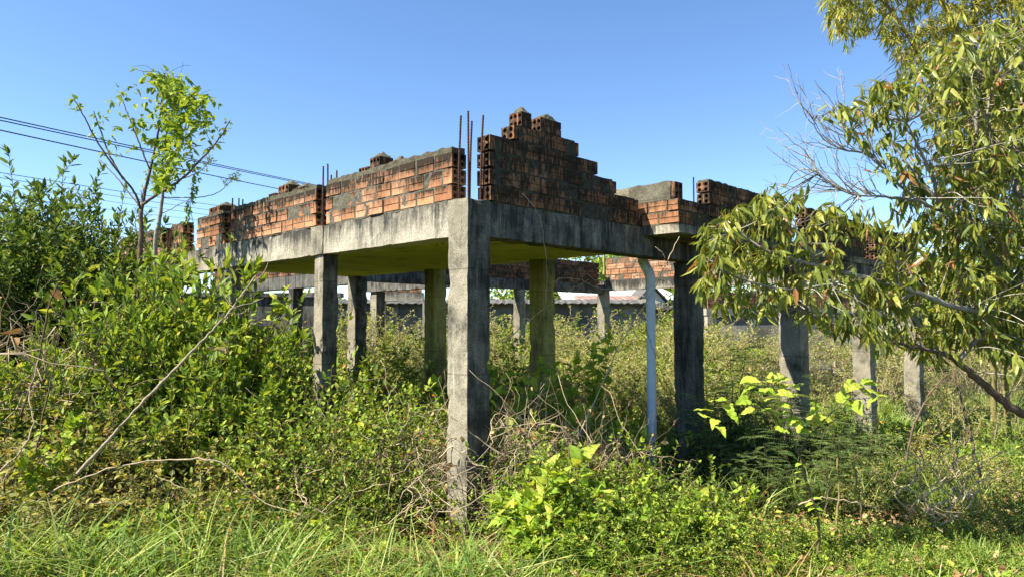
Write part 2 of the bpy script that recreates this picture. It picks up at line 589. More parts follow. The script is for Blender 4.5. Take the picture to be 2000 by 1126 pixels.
def abox(g, axis, s0, s1, p0, p1, z0, z1, r=.5, mat=0):
    if axis == 'x':
        box(g, (s0, p0, z0), (s1, p1, z1), r, mat)
    else:
        box(g, (p0, s0, z0), (p1, s1, z1), r, mat)


def hole_end(g, axis, s, sdir, p0, p1, z0, z1, nx, nz, depth, r, mat=0, seg=16, k=.37):
    """end of a hollow brick: a plate pierced by nx by nz round holes"""
    f = swap(axis)
    cw, chh = (p1 - p0) / nx, (z1 - z0) / nz
    th = np.arange(seg) * 2 * np.pi / seg
    cx, cz = np.cos(th), np.sin(th)
    mx = np.maximum(abs(cx), abs(cz))
    rad = min(cw, chh) * k
    for i in range(nx):
        for j in range(nz):
            a, b = p0 + (i + .5) * cw, z0 + (j + .5) * chh
            sq = [f(s, a + x / m * cw / 2, b + z / m * chh / 2) for x, z, m in zip(cx, cz, mx)]
            ci = [f(s, a + x * rad, b + z * rad) for x, z in zip(cx, cz)]
            ins = [f(s - sdir * depth, a + x * rad, b + z * rad) for x, z in zip(cx, cz)]
            I = np.arange(seg)
            J = (I + 1) % seg
            Q1 = np.stack([I, J, J + seg, I + seg], -1)
            Q2 = np.stack([I + seg, J + seg, J + 2 * seg, I + 2 * seg], -1)
            g.add(sq + ci + ins, [np.concatenate([Q1, Q2])], r, mat)
    # four sides of the plate
    lo = s - sdir * depth
    for (a, b, c, d) in (((p0, z0), (p1, z0), 0, 0), ((p1, z0), (p1, z1), 0, 0), ((p1, z1), (p0, z1), 0, 0), ((p0, z1), (p0, z0), 0, 0)):
        g.add([f(s, *a), f(s, *b), f(lo, *b), f(lo, *a)], [[[0, 1, 2, 3]]], r, mat)


def brick(g, axis, a, b, p0, p1, z0, z1, lo=False, hi=False, nx=2, r=None):
    """hollow clay brick with the drawn groove along its face"""
    r = rng.random() if r is None else r
    D = .05
    if lo:
        hole_end(g, axis, a, -1, p0, p1, z0, z1, nx, 2, D, r)
    if hi:
        hole_end(g, axis, b, 1, p0, p1, z0, z1, nx, 2, D, r)
    a2, b2 = a + (D if lo else 0), b - (D if hi else 0)
    m = (z0 + z1) / 2
    abox(g, axis, a2 + .003, b2 - .003, p0 + .006, p1 - .006, z0 + .003, z1 - .003, r * .5)
    abox(g, axis, a2, b2, p0, p1, z0, m - .0035, r)
    abox(g, axis, a2 + .0007, b2 - .0007, p0 - .0006, p1 + .0006, m + .0035, z1, min(1, r + .05))


def brick_wall(axis, p, t, z0, ch, rows, bm='brick_sunny', mm='mortar', lo=True, hi=True, cap=.03, bl=.2, parent=None, label=None):
    g = G()
    f = swap(axis)
    for i, (s0, s1) in enumerate(rows):
        z = z0 + i * ch
        D = .05
        rough_axis(g, axis, s0 + (D if lo else .0) + .004, s1 - (D if hi else 0) - .004, p + .005, p + t - .005, z - .006, z + ch - .002, .035, .0068, mat=1)
        s = s0
        first = True
        L = bl * (.5 if i % 2 else 1.)
        while s < s1 - .03:
            e = min(s + L, s1)
            if s1 - e < .06:
                e = s1
            j = rng.normal(0, .0042)
            last = e >= s1 - 1e-6
            brick(g, axis, s, e, p + j, p + t + j, z + .009 + rng.normal(0, .0025), z + ch - .009 + rng.normal(0, .0025), lo and first, hi and last)
            s = e + .019 + rng.normal(0, .003)
            L = bl * (1 + rng.normal(0, .03))
            first = False
    o = part('brick_wall', (g, [MATS[bm], MATS[mm]]), parent or bld, label)
    if cap:
        g2 = G()
        s0, s1 = rows[-1]
        z = z0 + len(rows) * ch - .008
        rough_axis(g2, axis, s0 + .01, s1 - .01, p + .006, p + t - .004, z, z + cap, .035, .009, top=.016)
        part('mortar_topping', (g2, [MATS['mortar_cap']]), o)
    return o


def rough_axis(g, axis, s0, s1, p0, p1, z0, z1, step=.06, amp=.006, mat=0, top=None, chip=0.):
    if axis == 'x':
        rough(g, (s0, p0, z0), (s1, p1, z1), step, amp, mat, top_amp=top, chip=chip)
    else:
        rough(g, (p0, s0, z0), (p1, s1, z1), step, amp, mat, top_amp=top, chip=chip)


def beam(axis, s0, s1, p0, p1, z0, z1, mat, step=.05, amp=.005, label=None, chip=.012, name='beam'):
    g = G()
    rough_axis(g, axis, s0, s1, p0, p1, z0, z1, step, amp, chip=chip)
    return part(name, (g, [MATS[mat]]), bld, label)


def column(x, y, w, top, mat='concrete_col', head=None, bars=(), d=None, label=None, mould_shade=False):
    g = G()
    rough(g, (x, y, -.25), (x + w, y + (d or w), top), .045, .0045, chip=.024)
    if head:
        a, b, z1 = head
        rough(g, (x - a, y - b, top), (x + w, y + w + .04, z1), .05, .006)
    if mould_shade:
        g.f = [(A, 1 if i == 2 else m_) for i, (A, m_) in enumerate(g.f)]  # right face darker: mouldy streaks plus its shade put into the colour
    o = part('column', (g, [MATS[mat], MATS['concrete_mould_shade']]), bld, label)
    for (bx, by, h, lean) in bars:
        gb = G()
        zb = (head[2] if head else top)
        n = 60
        t = np.linspace(0, 1, n)
        P = np.stack([bx + lean[0] * t ** 2 * h, by + lean[1] * t ** 2 * h, zb - .03 + t * (h + .03)], -1)
        tube(gb, P, np.where(np.arange(n) % 2, .0085, .0072), sides=6)
        part('rebar', (gb, [MATS['rust']]), o)
    return o


# columns of the street corner
column(0, 0, .22, BT + .008, bars=[(.168, .172 - .10, .66, (.03, -.03)), (.045, .05, .67, (0, .0)), (.12, .155, .60, (.04, 0)), (.165, .05, .68, (.03, -.02))][:0] + [
    (.055, .165, .63, (.0, -.035)), (.05, .05, .645, (.0, .01)), (.165, .165, .62, (.03, 0)), (.175, .055, .64, (.02, -.02))],
    label='tall front corner column with mouldy streaks and shade coloured into one face', mould_shade=True)
column(.02, 2.03, .155, BB, head=(.022, .02, BT + .004), bars=[(.06, 2.03, .58, (0, .02)), (.06, 2.12, .57, (0, 0)), (.14, 2.12, .50, (.01, 0)), (.15, 2.03, .53, (0, 0))], mould_shade=True)
column(.02, 3.99, .2, BB, head=(.022, -.02, BT + .003), bars=[(.06, 4.10, .52, (0, 0)), (.16, 4.16, .54, (0, 0)), (.17, 4.08, .52, (0, 0))])
column(.012, 5.92, .2, BB, bars=[(.05, 5.98, .62, (0, 0)), (.05, 6.07, .60, (0, 0)), (.15, 6.07, .64, (0, 0)), (.15, 5.96, .62, (0, 0))])
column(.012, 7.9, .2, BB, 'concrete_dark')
column(3.05, .006, .22, BB, 'concrete_black', label='black column beside the grey drainpipe')
SL = H + .80           # slab underside
for y in (1.9, 3.95, 5.94):
    column(2.87, y, .22, SL + .004, 'concrete_olive' if y < 5 else 'concrete_col', mould_shade=y > 5)
# slab and beams
g = G()
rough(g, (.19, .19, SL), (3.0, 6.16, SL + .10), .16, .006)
part('roof_slab', (g, [MATS['soffit']]), bld, 'thin roof slab with green bounce light coloured into its olive underside')
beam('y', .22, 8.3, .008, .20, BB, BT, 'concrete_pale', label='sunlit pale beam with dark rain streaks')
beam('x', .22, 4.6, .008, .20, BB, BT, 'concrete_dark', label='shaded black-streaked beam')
# back court: cross row and rear row
beam('x', 3.1, 9.4, 6.0, 6.2, H + .735, H + .93, 'concrete_dark')
beam('y', -.6, 6.2, 9.42, 9.62, H + .80, H + 1.02, 'concrete_pale')
beam('y', 6.2, 9.3, 5.25, 5.45, H + .74, H + .96, 'concrete_dark')
beam('y', 6.25, 12., 3.05, 3.25, H + .70, H + .93, 'concrete_black')
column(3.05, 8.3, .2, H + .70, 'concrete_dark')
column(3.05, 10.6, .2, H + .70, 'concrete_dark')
column(6.66, 6.0, .17, H + .74, 'concrete_col')
column(9.40, 6.02, .2, H + .80, 'concrete_col', label='vine-hung rear court column')
for y in (3.87, 1.8, -.3):
    column(9.40, y, .2, H + .80, 'concrete_col')
column(5.3, 8.93, .22, H + .74, 'concrete_col', mould_shade=True)
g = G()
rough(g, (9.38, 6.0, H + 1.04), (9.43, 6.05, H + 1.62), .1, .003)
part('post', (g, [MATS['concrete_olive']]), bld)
# right wing carried out over the path
UW = -.385
beam('x', 2.19, 9.6, UW, .0, H + .845, H + .925, 'concrete_pale', .06, .004, name='cantilever_slab')
beam('x', 4.62, 9.6, UW + .01, -.16, H + .62, H + .842, 'concrete_dark')
for x in (4.75, 7.0, 9.2):
    column(x, UW + .012, .23, H + .622, 'concrete_col')

# brick walls. the sunlit facade on the left
C1 = .124
brick_wall('y', .004, .14, BT + .004, C1, [(.185, 1.965)] * 3, cap=.045, label='three-course orange brick wall nearest the corner')
brick_wall('y', .004, .14, BT + .004, C1 * .985, [(2.15, 3.99)] * 3, cap=.04)
brick_wall('y', .004, .14, BT + .004, C1 * .98, [(4.19, 4.97)] * 3, cap=.03)
brick_wall('y', .004, .14, BT + .004, C1 * .98, [(5.42, 5.83)] * 3, cap=.03)
brick_wall('y', .004, .14, BT + .004, C1 * .98, [(6.15, 7.9)] * 3, cap=.03)
# the stepped, blackened wall on the right
CR = .1275
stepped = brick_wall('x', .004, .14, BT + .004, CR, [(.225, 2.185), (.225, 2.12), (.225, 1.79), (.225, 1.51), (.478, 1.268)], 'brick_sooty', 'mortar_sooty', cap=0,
                     label='soot-black stepped wall with small peaks')


def crest(parent, axis, s0, s1, p, t, z, h, caph, bm='brick_crest', nx=3, lo=True, slope=0.):
    """a brick stood on the wall under a hipped lump of mortar"""
    g = G()
    brick(g, axis, s0, s1, p, p + t, z, z + h, lo, False, nx, .3)
    if caph:
        f = swap(axis)
        n = 10
        for a in range(1):
            U, V = np.meshgrid(np.linspace(0, 1, n), np.linspace(0, 1, n), indexing='ij')
            hh = np.minimum(np.minimum(U, 1 - U) * 2.3, np.minimum(V, 1 - V) * 3.2)
            hh = np.minimum(hh, 1) * caph
            P = []
            for u, v, q in zip(U.ravel(), V.ravel(), hh.ravel()):
                k = Vector((u * 3 + s0 * 9, v * 3 + p * 5, 1))
                P.append(f(s0 + .006 + u * (s1 - s0 - .01), p - .003 + v * (t + .006), z + h - .004 + q + mnoise.noise(k * 2) * .012 * (q > 0)))
            I = np.arange(n * n).reshape(n, n)
            g.add(P, [np.stack([I[:-1, :-1], I[1:, :-1], I[1:, 1:], I[:-1, 1:]], -1).reshape(-1, 4)], .5, 1)
    part('crest_brick', (g, [MATS[bm], MATS['mortar_cap']]), parent)


zt = BT + .004 + 5 * CR
crest(stepped, 'x', .562, .672, .004, .14, zt - .004, .118, .055)
crest(stepped, 'x', .782, 1.03, .004, .14, zt - .004, .118, .06)
walls = [o for o in bld.children if o.name.startswith('brick_wall')]
w1, w2, w3 = walls[0], walls[1], walls[2]
zt = BT + 3 * C1 + .03
crest(w1, 'x', .03, .22, 1.335, .135, zt - .045, .09, 0)
crest(w1, 'x', .05, .19, 1.185, .145, zt - .01, .125, .055)
crest(w1, 'x', .05, .21, .93, .12, zt - .07, .105, .055)
zt -= .01
crest(w2, 'x', .03, .22, 3.02, .135, zt - .04, .09, 0)
crest(w2, 'x', .05, .22, 2.77, .22, zt - .01, .12, .06)
crest(w2, 'x', .05, .24, 2.48, .21, zt - .06, .105, .06)
crest(w3, 'x', .03, .24, 4.28, .40, zt - .05, .13, .06)
# right wing parapet
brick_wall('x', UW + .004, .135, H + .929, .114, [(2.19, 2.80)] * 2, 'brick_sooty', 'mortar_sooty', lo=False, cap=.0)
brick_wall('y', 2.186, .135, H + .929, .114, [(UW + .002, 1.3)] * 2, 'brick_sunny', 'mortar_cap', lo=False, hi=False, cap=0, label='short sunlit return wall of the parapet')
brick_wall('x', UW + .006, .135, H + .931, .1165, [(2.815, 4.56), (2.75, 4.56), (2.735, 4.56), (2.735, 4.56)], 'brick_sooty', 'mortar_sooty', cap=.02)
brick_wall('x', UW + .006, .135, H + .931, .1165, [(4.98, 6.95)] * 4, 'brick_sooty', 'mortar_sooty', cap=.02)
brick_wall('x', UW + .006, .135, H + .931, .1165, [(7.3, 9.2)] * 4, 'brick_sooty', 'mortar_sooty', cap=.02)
g = G()
rough(g, (2.196, UW + .09, H + 1.158), (2.335, 1.3, H + 1.325), .05, .005, top_amp=.012)
pw = part('plastered_wall', (g, [MATS['plaster']]), bld)
g = G()
hole_end(g, 'y', UW + .045, -1, 2.205, 2.33, H + 1.165, H + 1.315, 2, 2, .05, .3)
part('crest_brick', (g, [MATS['brick_sooty']]), pw)
g = G()
for b in ((2.24, 2.99), ):
    P = np.linspace([2.55, UW + .06, H + 1.15], [2.55, UW + .06, H + 1.40], 30)
    tube(g, P, np.where(np.arange(30) % 2, .009, .0075), sides=6)
part('rebar', (g, [MATS['rust']]), bld)
# brick walls of the back court
brick_wall('x', 6.004, .14, H + .934, .118, [(3.3, 9.2)] * 4, 'brick_sooty', 'mortar_sooty', cap=0)
brick_wall('y', 9.424, .14, H + 1.024, .122, [(4.16, 5.98)] * 4, 'brick_far', 'mortar', cap=.02, label='sunlit rear court wall of mossy orange brick')
brick_wall('y', 9.424, .14, H + 1.024, .122, [(2.1, 3.80)] * 4, 'brick_far', 'mortar', cap=.02)
brick_wall('y', 9.424, .14, H + 1.024, .122, [(-.2, 1.75)] * 4, 'brick_far', 'mortar', cap=.02)

brick_wall('y', 3.054, .14, H + .934, .118, [(6.3, 11.9)] * 3, 'brick_sooty', 'mortar_sooty', cap=0)

# grey waste pipe hanging from the slab
g = G()
px, py = 2.76, .31
P = smooth([(px - .03, py + .07, SL - .005), (px - .03, py + .07, H + .68), (px - .01, py + .03, H + .58), (px, py, H + .50), (px, py, H + .40)], 24)
tube(g, P, .050, sides=16)
pipe = part('drainpipe', (g, [MATS['pvc']], True), bld, 'grey plastic drainpipe with a swan-neck under the beam')
g = G()
tube(g, [(px, py, H + .41), (px + .004, py, -.1)], .047, sides=16)
part('pipe_shaft', (g, [MATS['pvc']], True), pipe)
for z in (.68, .545, .405):
    g = G()
    k = int(np.argmin(abs(P[:, 2] - (H + z))))
    d = nrm(P[min(k + 1, 23)] - P[k - 1])
    tube(g, [P[k] - d * .012, P[k] + d * .012], .053, sides=16)
    part('pipe_collar', (g, [MATS['pvc']], True), pipe)
# stubs of tie wire and bar under the slab
for (x, y, l) in ((.5, .9, .12), (.7, 1.2, .09), (1.6, .35, .1), (.32, 1.5, .05)):
    g = G()
    tube(g, grow((x, y, SL + .01), (.1, .2, -1), l, 4, .1), .004, sides=4)
    part('wire_stub', (g, [MATS['rust']]), bld)

# ------------------------------------------------------------------ far neighbours
def frame_row(label, a, b, z0, zb, zt, ncol, courses, post_z=0.):
    """brick dwarf wall on a concrete beam and square posts, running from a to b"""
    a, b = np.array(a, float), np.array(b, float)
    L = np.linalg.norm(b - a)
    ang = math.atan2(b[1] - a[1], b[0] - a[0])
    t = thing('brick_parapet_frame', label, 'concrete frame', (a[0], a[1], 0), ang)
    g = G()
    rough(g, (0, 0, z0), (L, .22, zb), .25, .008)
    part('beam', (g, [MATS['concrete_pale']]), t)
    ch = (zt - zb) / courses
    brick_wall('x', .01, .14, zb + .003, ch, [(.05, L - .05)] * courses, 'brick_far', 'mortar', False, False, 0, .24, parent=t)
    for i in range(ncol):
        x = L * (i + .02) / max(ncol - 1, 1) * .97
        g = G()
        rough(g, (x, .004, -.2), (x + .2, .204, z0 - .002), .2, .005)
        part('post', (g, [MATS['concrete_pale']]), t)
    return t


p0, p1 = at(1380, 600, 22), at(1790, 600, 24)
frame_row('long low orange brick parapet on pale posts beyond the fruit tree', p0[:2], p1[:2], H + .35, H + .56, H + 1.07, 6, 4)
p0, p1 = at(735, 600, 19), at(826, 600, 19)
frame_row('distant pale beam under one orange course, framed between two columns', p0[:2], p1[:2], H + .68, H + .90, H + 1.12, 2, 2)

t = thing('boundary_wall', 'grey stained boundary wall with pale scrawls behind the ruin', 'wall', (0, 23, 0))
g = G()
rough(g, (-16, 0, -.3), (4.6, .18, H + .78), .5, .01)
part('wall_panel', (g, [MATS['boundary']]), t)
for x in np.arange(-15.5, 4.6, 2.9):
    g = G()
    rough(g, (x, -.09, -.3), (x + .25, -.002, H + .80), .3, .006)
    part('pier', (g, [MATS['boundary']]), t)
g = G()
n = 200
xs_ = np.linspace(-16.1, 4.7, n)
zz = H + .84 + .025 * np.sin(xs_ * 2 * np.pi / .18)
V = np.concatenate([np.stack([xs_, np.full(n, -.5), zz - .10], -1), np.stack([xs_, np.full(n, .6), zz + .06], -1), np.stack([xs_, np.full(n, .6), zz + .04], -1), np.stack([xs_, np.full(n, -.5), zz - .12], -1)])
I = np.arange(n - 1)
g.add(V, [np.stack([I + k * n, I + 1 + k * n, I + 1 + ((k + 1) % 4) * n, I + ((k + 1) % 4) * n], -1) for k in range(4)])
part('corrugated_coping', (g, [MATS['roof_grey']]), t)

a_, b_ = at(250, 600, 16.5), at(668, 600, 17.5)
t = thing('boundary_wall', 'dark stained wall seen behind the columns left of the second column', 'wall', (a_[0], 17, 0))
g = G()
rough(g, (-4, 0, -.3), (b_[0] - a_[0], .16, H + .70), .4, .012)
part('wall_panel', (g, [MATS['concrete_black']]), t)
g = G()
rough(g, (-4.1, -.06, H + .703), (b_[0] - a_[0] + .1, .22, H + .80), .3, .012)
part('coping', (g, [MATS['concrete_dark']]), t)

t = thing('boundary_wall', 'low teal-grey wall with flat coping seen past the drainpipe', 'wall', (0, 24.5, 0))
g = G()
rough(g, (3.2, 0, -.3), (14, .18, H + .58), .5, .01)
part('wall_panel', (g, [MATS['boundary']]), t)
g = G()
rough(g, (3.1, -.15, H + .583), (14.1, .3, H + .72), .4, .01)
part('coping', (g, [MATS['roof_grey']]), t)


def shed(label, px0, px1, yt, yb, Y, D, rm, wall='white_wall', gable=False):
    a, b = at(px0, yb, Y), at(px1, yb, Y)
    top = at(px0, yt, Y + D)[2]
    eave = a[2]
    L = b[0] - a[0]
    t = thing('shed', label, 'shed', (a[0], Y, 0))
    g = G()
    if gable:
        V = [(0, 0, 0), (L, 0, 0), (L, 0, eave), (L / 2, 0, top), (0, 0, eave), (0, D, 0), (L, D, 0), (L, D, eave), (L / 2, D, top), (0, D, eave)]
        g.add(V, [[[0, 1, 6, 5], [1, 2, 7, 6], [4, 0, 5, 9]], [[0, 1, 2, 3, 4][::1]], [[5, 6, 7, 8, 9]]])
    else:
        box(g, (.1, .1, 0), (L - .1, D, eave - .05))
    part('wall', (g, [MATS[wall]]), t)
    g = G()
    nx = max(int(L / .12), 8)
    if gable:
        for sx in (0, 1):
            x0, z0_, x1, z1_ = (-.3, eave - .2, L / 2, top + .03) if not sx else (L + .3, eave - .2, L / 2, top + .03)
            V = [(x0, -.3, z0_), (x1, -.3, z1_), (x1, D, z1_), (x0, D, z0_), (x0, -.3, z0_ + .06), (x1, -.3, z1_ + .06), (x1, D, z1_ + .06), (x0, D, z0_ + .06)]
            g.add(V, [BOXF])
    else:
        x = np.linspace(-.2, L + .2, nx)
        z = .02 * (np.arange(nx) % 2)
        V = np.concatenate([np.stack([x, np.full(nx, -.3), eave + z - .08], -1), np.stack([x, np.full(nx, D), top + z], -1), np.stack([x, np.full(nx, D), top + z - .04], -1), np.stack([x, np.full(nx, -.3), eave + z - .12], -1)])
        I = np.arange(nx - 1)
        g.add(V, [np.stack([I + k * nx, I + 1 + k * nx, I + 1 + ((k + 1) % 4) * nx, I + ((k + 1) % 4) * nx], -1) for k in range(4)])
    part('roof', (g, [MATS[rm]]), t)


shed('long shed with a bleached white sheet roof beyond the boundary wall', 1105, 1330, 560, 582, 40, 7, 'roof_white')
shed('lower lean-to with a rusty pinkish sheet roof beside the rear column', 1140, 1262, 577, 592, 34, 3.2, 'roof_rust')
shed('small whitewashed gabled hut behind the drainpipe', 1245, 1300, 566, 590, 36, 4, 'roof_grey', gable=True)

# overhead lines
def cable(label, a, b, sag, rad):
    n = 60
    t = np.linspace(0, 1, n)[:, None]
    a, b = np.array(a), np.array(b)
    P = a * (1 - t) + b * t - np.array([0, 0, 1.]) * sag * 4 * t * (1 - t)
    g = G()
    o = P[0].copy()
    tube(g, P - o, rad, sides=6)
    ob = lone('power_cable', (g, [MATS['cable']]), label, 'cable', 'power cables crossing the sky on the left')
    ob.location = o


for lab, y0, p1_, Ya, Yb, r_ in (
        ('black power cable, topmost of the bundle crossing behind the vine-clad sapling', 213, (640, 355), 15, 30, .013),
        ('black power cable just under the topmost one of the bundle', 219, (640, 357), 15.2, 30, .013),
        ('single black power cable a little below the upper pair', 238, (545, 356), 15, 26, .014),
        ('thin power cable just above the shrub tips', 326, (420, 391), 22, 34, .011),
        ('thin power cable running through the shrub tips', 336, (420, 402), 22, 34, .009),
        ('thin faint power cable low behind the sapling trunks', 352, (420, 412), 24, 36, .008),
        ('lowest thin power cable behind the shrubs', 372, (420, 424), 24, 36, .008)):
    a, b = at(0, y0, Ya), at(p1_[0], p1_[1], Yb)
    d = b - a
    cable(lab, a - d * .8, b + d * 1.6, .25, r_)

# ------------------------------------------------------------------ plants
UP = np.array([0, 0, 1.])


class LeafBag:
    """collects leaf placements, then writes them as one foliage mesh"""
    def __init__(s):
        s.a = []

    def add(s, P, D, N, L, W, r=None, **kw):
        s.a.append((np.atleast_2d(P), np.atleast_2d(D), np.atleast_2d(N), L, W, r, kw))

    def write(s, g):
        for P, D, N, L, W, r, kw in s.a:
            leaves(g, P, D, np.broadcast_to(N, D.shape), L, W, r, **kw)


def along(bag, pts, spacing, L, ratio, shape='ovate', t0=.05, up=.35, pair=False, droop=0., rlo=0., rhi=1., curl=.25, lod=8, tipcluster=3, fwd=.55):
    """leaves set along a shoot, alternate or in pairs, with a tuft at the tip"""
    ln = np.linalg.norm(np.diff(pts, axis=0), axis=1).sum()
    n = max(int(ln * (1 - t0) / spacing), 1)
    t = t0 + (1 - t0) * (np.arange(n) + rng.random(n) * .5) / n
    if pair:
        t = np.repeat(t, 2)
    P, T = sample(pts, t)
    m = len(t)
    ph = rng.random() * 6.28 + (np.arange(m) * 2.4 if not pair else np.repeat(np.arange(n) * 1.57, 2) + np.tile([0, np.pi], n)) + rng.normal(0, .3, m)
    A = nrm(np.cross(T, np.where(abs(T[:, 2:]) > .9, [[1., 0, 0]], [[0, 0, 1.]])))
    B = np.cross(T, A)
    out = A * np.cos(ph)[:, None] + B * np.sin(ph)[:, None]
    D = nrm(out + T * fwd + UP * (up - droop) + rng.normal(0, .18, (m, 3)))
    if tipcluster:
        k = tipcluster
        P = np.vstack([P, np.repeat(pts[-1:], k, 0)])
        T2 = np.repeat(T[-1:], k, 0)
        D = np.vstack([D, nrm(T2 * .9 + rng.normal(0, .55, (k, 3)) + UP * (.2 - droop))])
        m += k
    N = nrm(UP + rng.normal(0, .45, (m, 3)))
    size = L * (.55 + .6 * rng.random(m))
    bag.add(P, D, N, size, size * ratio * (.85 + .3 * rng.random(m)), rlo + (rhi - rlo) * rng.random(m), shape=shape, curl=curl, lod=lod)


def bush(h=1.5, spread=.55, stems=10, twigs=8, L=.09, ratio=.5, spacing=.05, shape='ovate', tw=.34, lean=.45, wander=.12, lod=8, r0=.009, grav=0., bare=.25, up=.35, pair=False, rlo=0., rhi=1., curl=.25, tufts=3):
    bag, st = LeafBag(), G()
    for i in range(stems):
        a = rng.random() * 6.28
        ro = spread * .28 * math.sqrt(rng.random())
        d = np.array([math.cos(a) * lean * rng.random() * 1.4, math.sin(a) * lean * rng.random() * 1.4, 1.])
        ln = h * (.62 + .45 * rng.random())
        pts = grow((math.cos(a) * ro, math.sin(a) * ro, -.04), d, ln, 9, wander, grav)
        tube(st, pts, np.linspace(r0, r0 * .3, 10), rng.random(), sides=5)
        along(bag, pts, spacing * 1.3, L, ratio, shape, .45, up, pair, 0, rlo, rhi, curl, lod, tufts)
        for k in range(twigs):
            t = bare + (1 - bare) * rng.random()
            p, T = sample(pts, np.array([t]))
            b = rng.random() * 6.28
            dd = np.array([math.cos(b), math.sin(b), .55 + .5 * rng.random()]) + T[0] * .5
            tp = grow(p[0], dd, tw * h * (1.15 - .7 * t) * (.5 + .7 * rng.random()), 5, .18, grav)
            tube(st, tp, np.linspace(r0 * .45, r0 * .2, 6), rng.random(), sides=4)
            along(bag, tp, spacing, L, ratio, shape, .12, up, pair, 0, rlo, rhi, curl, lod, tufts)
    g = G()
    bag.write(g)
    return g, st


def shoots(h=2.6, n=14, L=.10, ratio=.36, spacing=.024, spread=.5):
    """shrub of straight upright wands, leaves spiralling up them and crowded at the tips"""
    bag, st = LeafBag(), G()
    for i in range(n):
        a = rng.random() * 6.28
        d = np.array([math.cos(a) * .28 * rng.random(), math.sin(a) * .28 * rng.random(), 1])
        pts = grow((math.cos(a) * spread * .3 * rng.random(), math.sin(a) * spread * .3 * rng.random(), 0), d, h * (.62 + .4 * rng.random()), 12, .07)
        tube(st, pts, np.linspace(.011, .003, 13), rng.random(), sides=5)
        along(bag, pts, spacing, L, ratio, 'lance', .35, .45, False, 0, 0, .85, .2, 8, 7, .75)
        for k in range(7):
            t = .3 + .62 * rng.random()
            p, T = sample(pts, np.array([t]))
            b = rng.random() * 6.28
            tp = grow(p[0], np.array([math.cos(b) * .8, math.sin(b) * .8, .8]) + T[0] * .5, h * .22 * (.5 + rng.random()), 6, .1, .05)
            tube(st, tp, np.linspace(.005, .002, 7), rng.random(), sides=4)
            along(bag, tp, spacing, L, ratio, 'lance', .1, .35, False, 0, 0, .9, .2, 8, 7, .7)
    g = G()
    bag.write(g)
    return g, st


def weed(h=.8, n=3, L=.09, ratio=.62, shape='heart', spacing=.055, lean=.3, droop=.25):
    bag, st = LeafBag(), G()
    for i in range(n):
        a = rng.random() * 6.28
        d = np.array([math.cos(a) * lean * rng.random() * 1.5, math.sin(a) * lean * rng.random() * 1.5, 1])
        pts = grow((rng.normal(0, .03), rng.normal(0, .03), -.03), d, h * (.6 + .5 * rng.random()), 8, .1)
        tube(st, pts, np.linspace(.006, .002, 9), rng.random(), sides=5)
        along(bag, pts, spacing, L, ratio, shape, .22, .3, True, droop, 0, .95, .3, 8, 5)
        for k in range(3):
            p, T = sample(pts, np.array([.35 + .5 * rng.random()]))
            b = rng.random() * 6.28
            tp = grow(p[0], (math.cos(b), math.sin(b), .8), h * .25, 4, .15)
            tube(st, tp, np.linspace(.003, .0015, 5), rng.random(), sides=4)
            along(bag, tp, spacing * .8, L * .8, ratio, shape, .15, .3, True, droop, 0, .95, .3, 8, 3)
    g = G()
    bag.write(g)
    return g, st


def feathery(h=1.3, n=7, frond=.22, pairs=11, L=.03):
    """pinnate plant: thin stems carrying ladder-like fronds"""
    bag, st = LeafBag(), G()
    for i in range(n):
        a = rng.random() * 6.28
        pts = grow((rng.normal(0, .05), rng.normal(0, .05), -.03), (math.cos(a) * .45 * rng.random(), math.sin(a) * .45 * rng.random(), 1), h * (.6 + .5 * rng.random()), 8, .12)
        tube(st, pts, np.linspace(.006, .002, 9), rng.random(), sides=4)
        for k in range(int(h * 9)):
            p, T = sample(pts, np.array([.3 + .7 * rng.random()]))
            b = rng.random() * 6.28
            fp = grow(p[0], (math.cos(b), math.sin(b), .35), frond * (.6 + .6 * rng.random()), 6, .07, -.10)
            tube(st, fp, .0014, .6, sides=3)
            t = np.repeat((np.arange(pairs) + 1.) / pairs, 2)
            P, T2 = sample(fp, t)
            sd = nrm(np.cross(T2, UP))
            sgn = np.tile([1., -1.], pairs)[:, None]
            D = nrm(sd * sgn + T2 * .35 + rng.normal(0, .08, T2.shape))
            sz = L * (1 - .45 * np.abs(t - .45) * 2)
            bag.add(P, D, nrm(UP + rng.normal(0, .15, D.shape)), sz, sz * .3, np.full(len(t), rng.random()) * .9, shape='lance', lod=4)
    g = G()
    bag.write(g)
    return g, st


def tangle(r=.5, h=.8, n=60, seg=10, rad=.0035, leafn=80, wander=.5, grav=-.05):
    """dead brambles: arching, criss-crossing canes"""
    bag, st = LeafBag(), G()
    for i in range(n):
        a = rng.random() * 6.28
        q = r * math.sqrt(rng.random())
        p = (math.cos(a) * q, math.sin(a) * q, h * rng.random() ** 1.3 * .8)
        d = rng.normal(0, 1, 3)
        d[2] = abs(d[2]) * .8
        pts = grow(p, d, (.35 + .75 * rng.random()) * max(r, h), seg, wander, grav)
        pts[:, 2] = np.maximum(pts[:, 2], .01)
        tube(st, pts, np.linspace(rad * (.5 + rng.random()), rad * .35, seg + 1), rng.random(), sides=4)
        for k in range(2):
            p2, T = sample(pts, np.array([.2 + .7 * rng.random()]))
            tp = grow(p2[0], T[0] + rng.normal(0, .8, 3), .16 * (.5 + rng.random()), 4, .3)
            tube(st, tp, np.linspace(rad * .45, rad * .2, 5), rng.random(), sides=3)
    if leafn:
        P = rng.normal(0, 1, (leafn, 3)) * [r * .6, r * .6, h * .3] + [0, 0, h * .4]
        D = nrm(rng.normal(0, 1, (leafn, 3)))
        s = .03 + .03 * rng.random(leafn)
        bag.add(P, D, nrm(rng.normal(0, 1, (leafn, 3))), s, s * .5, None, curl=.6)
    g = G()
    bag.write(g)
    return g, st


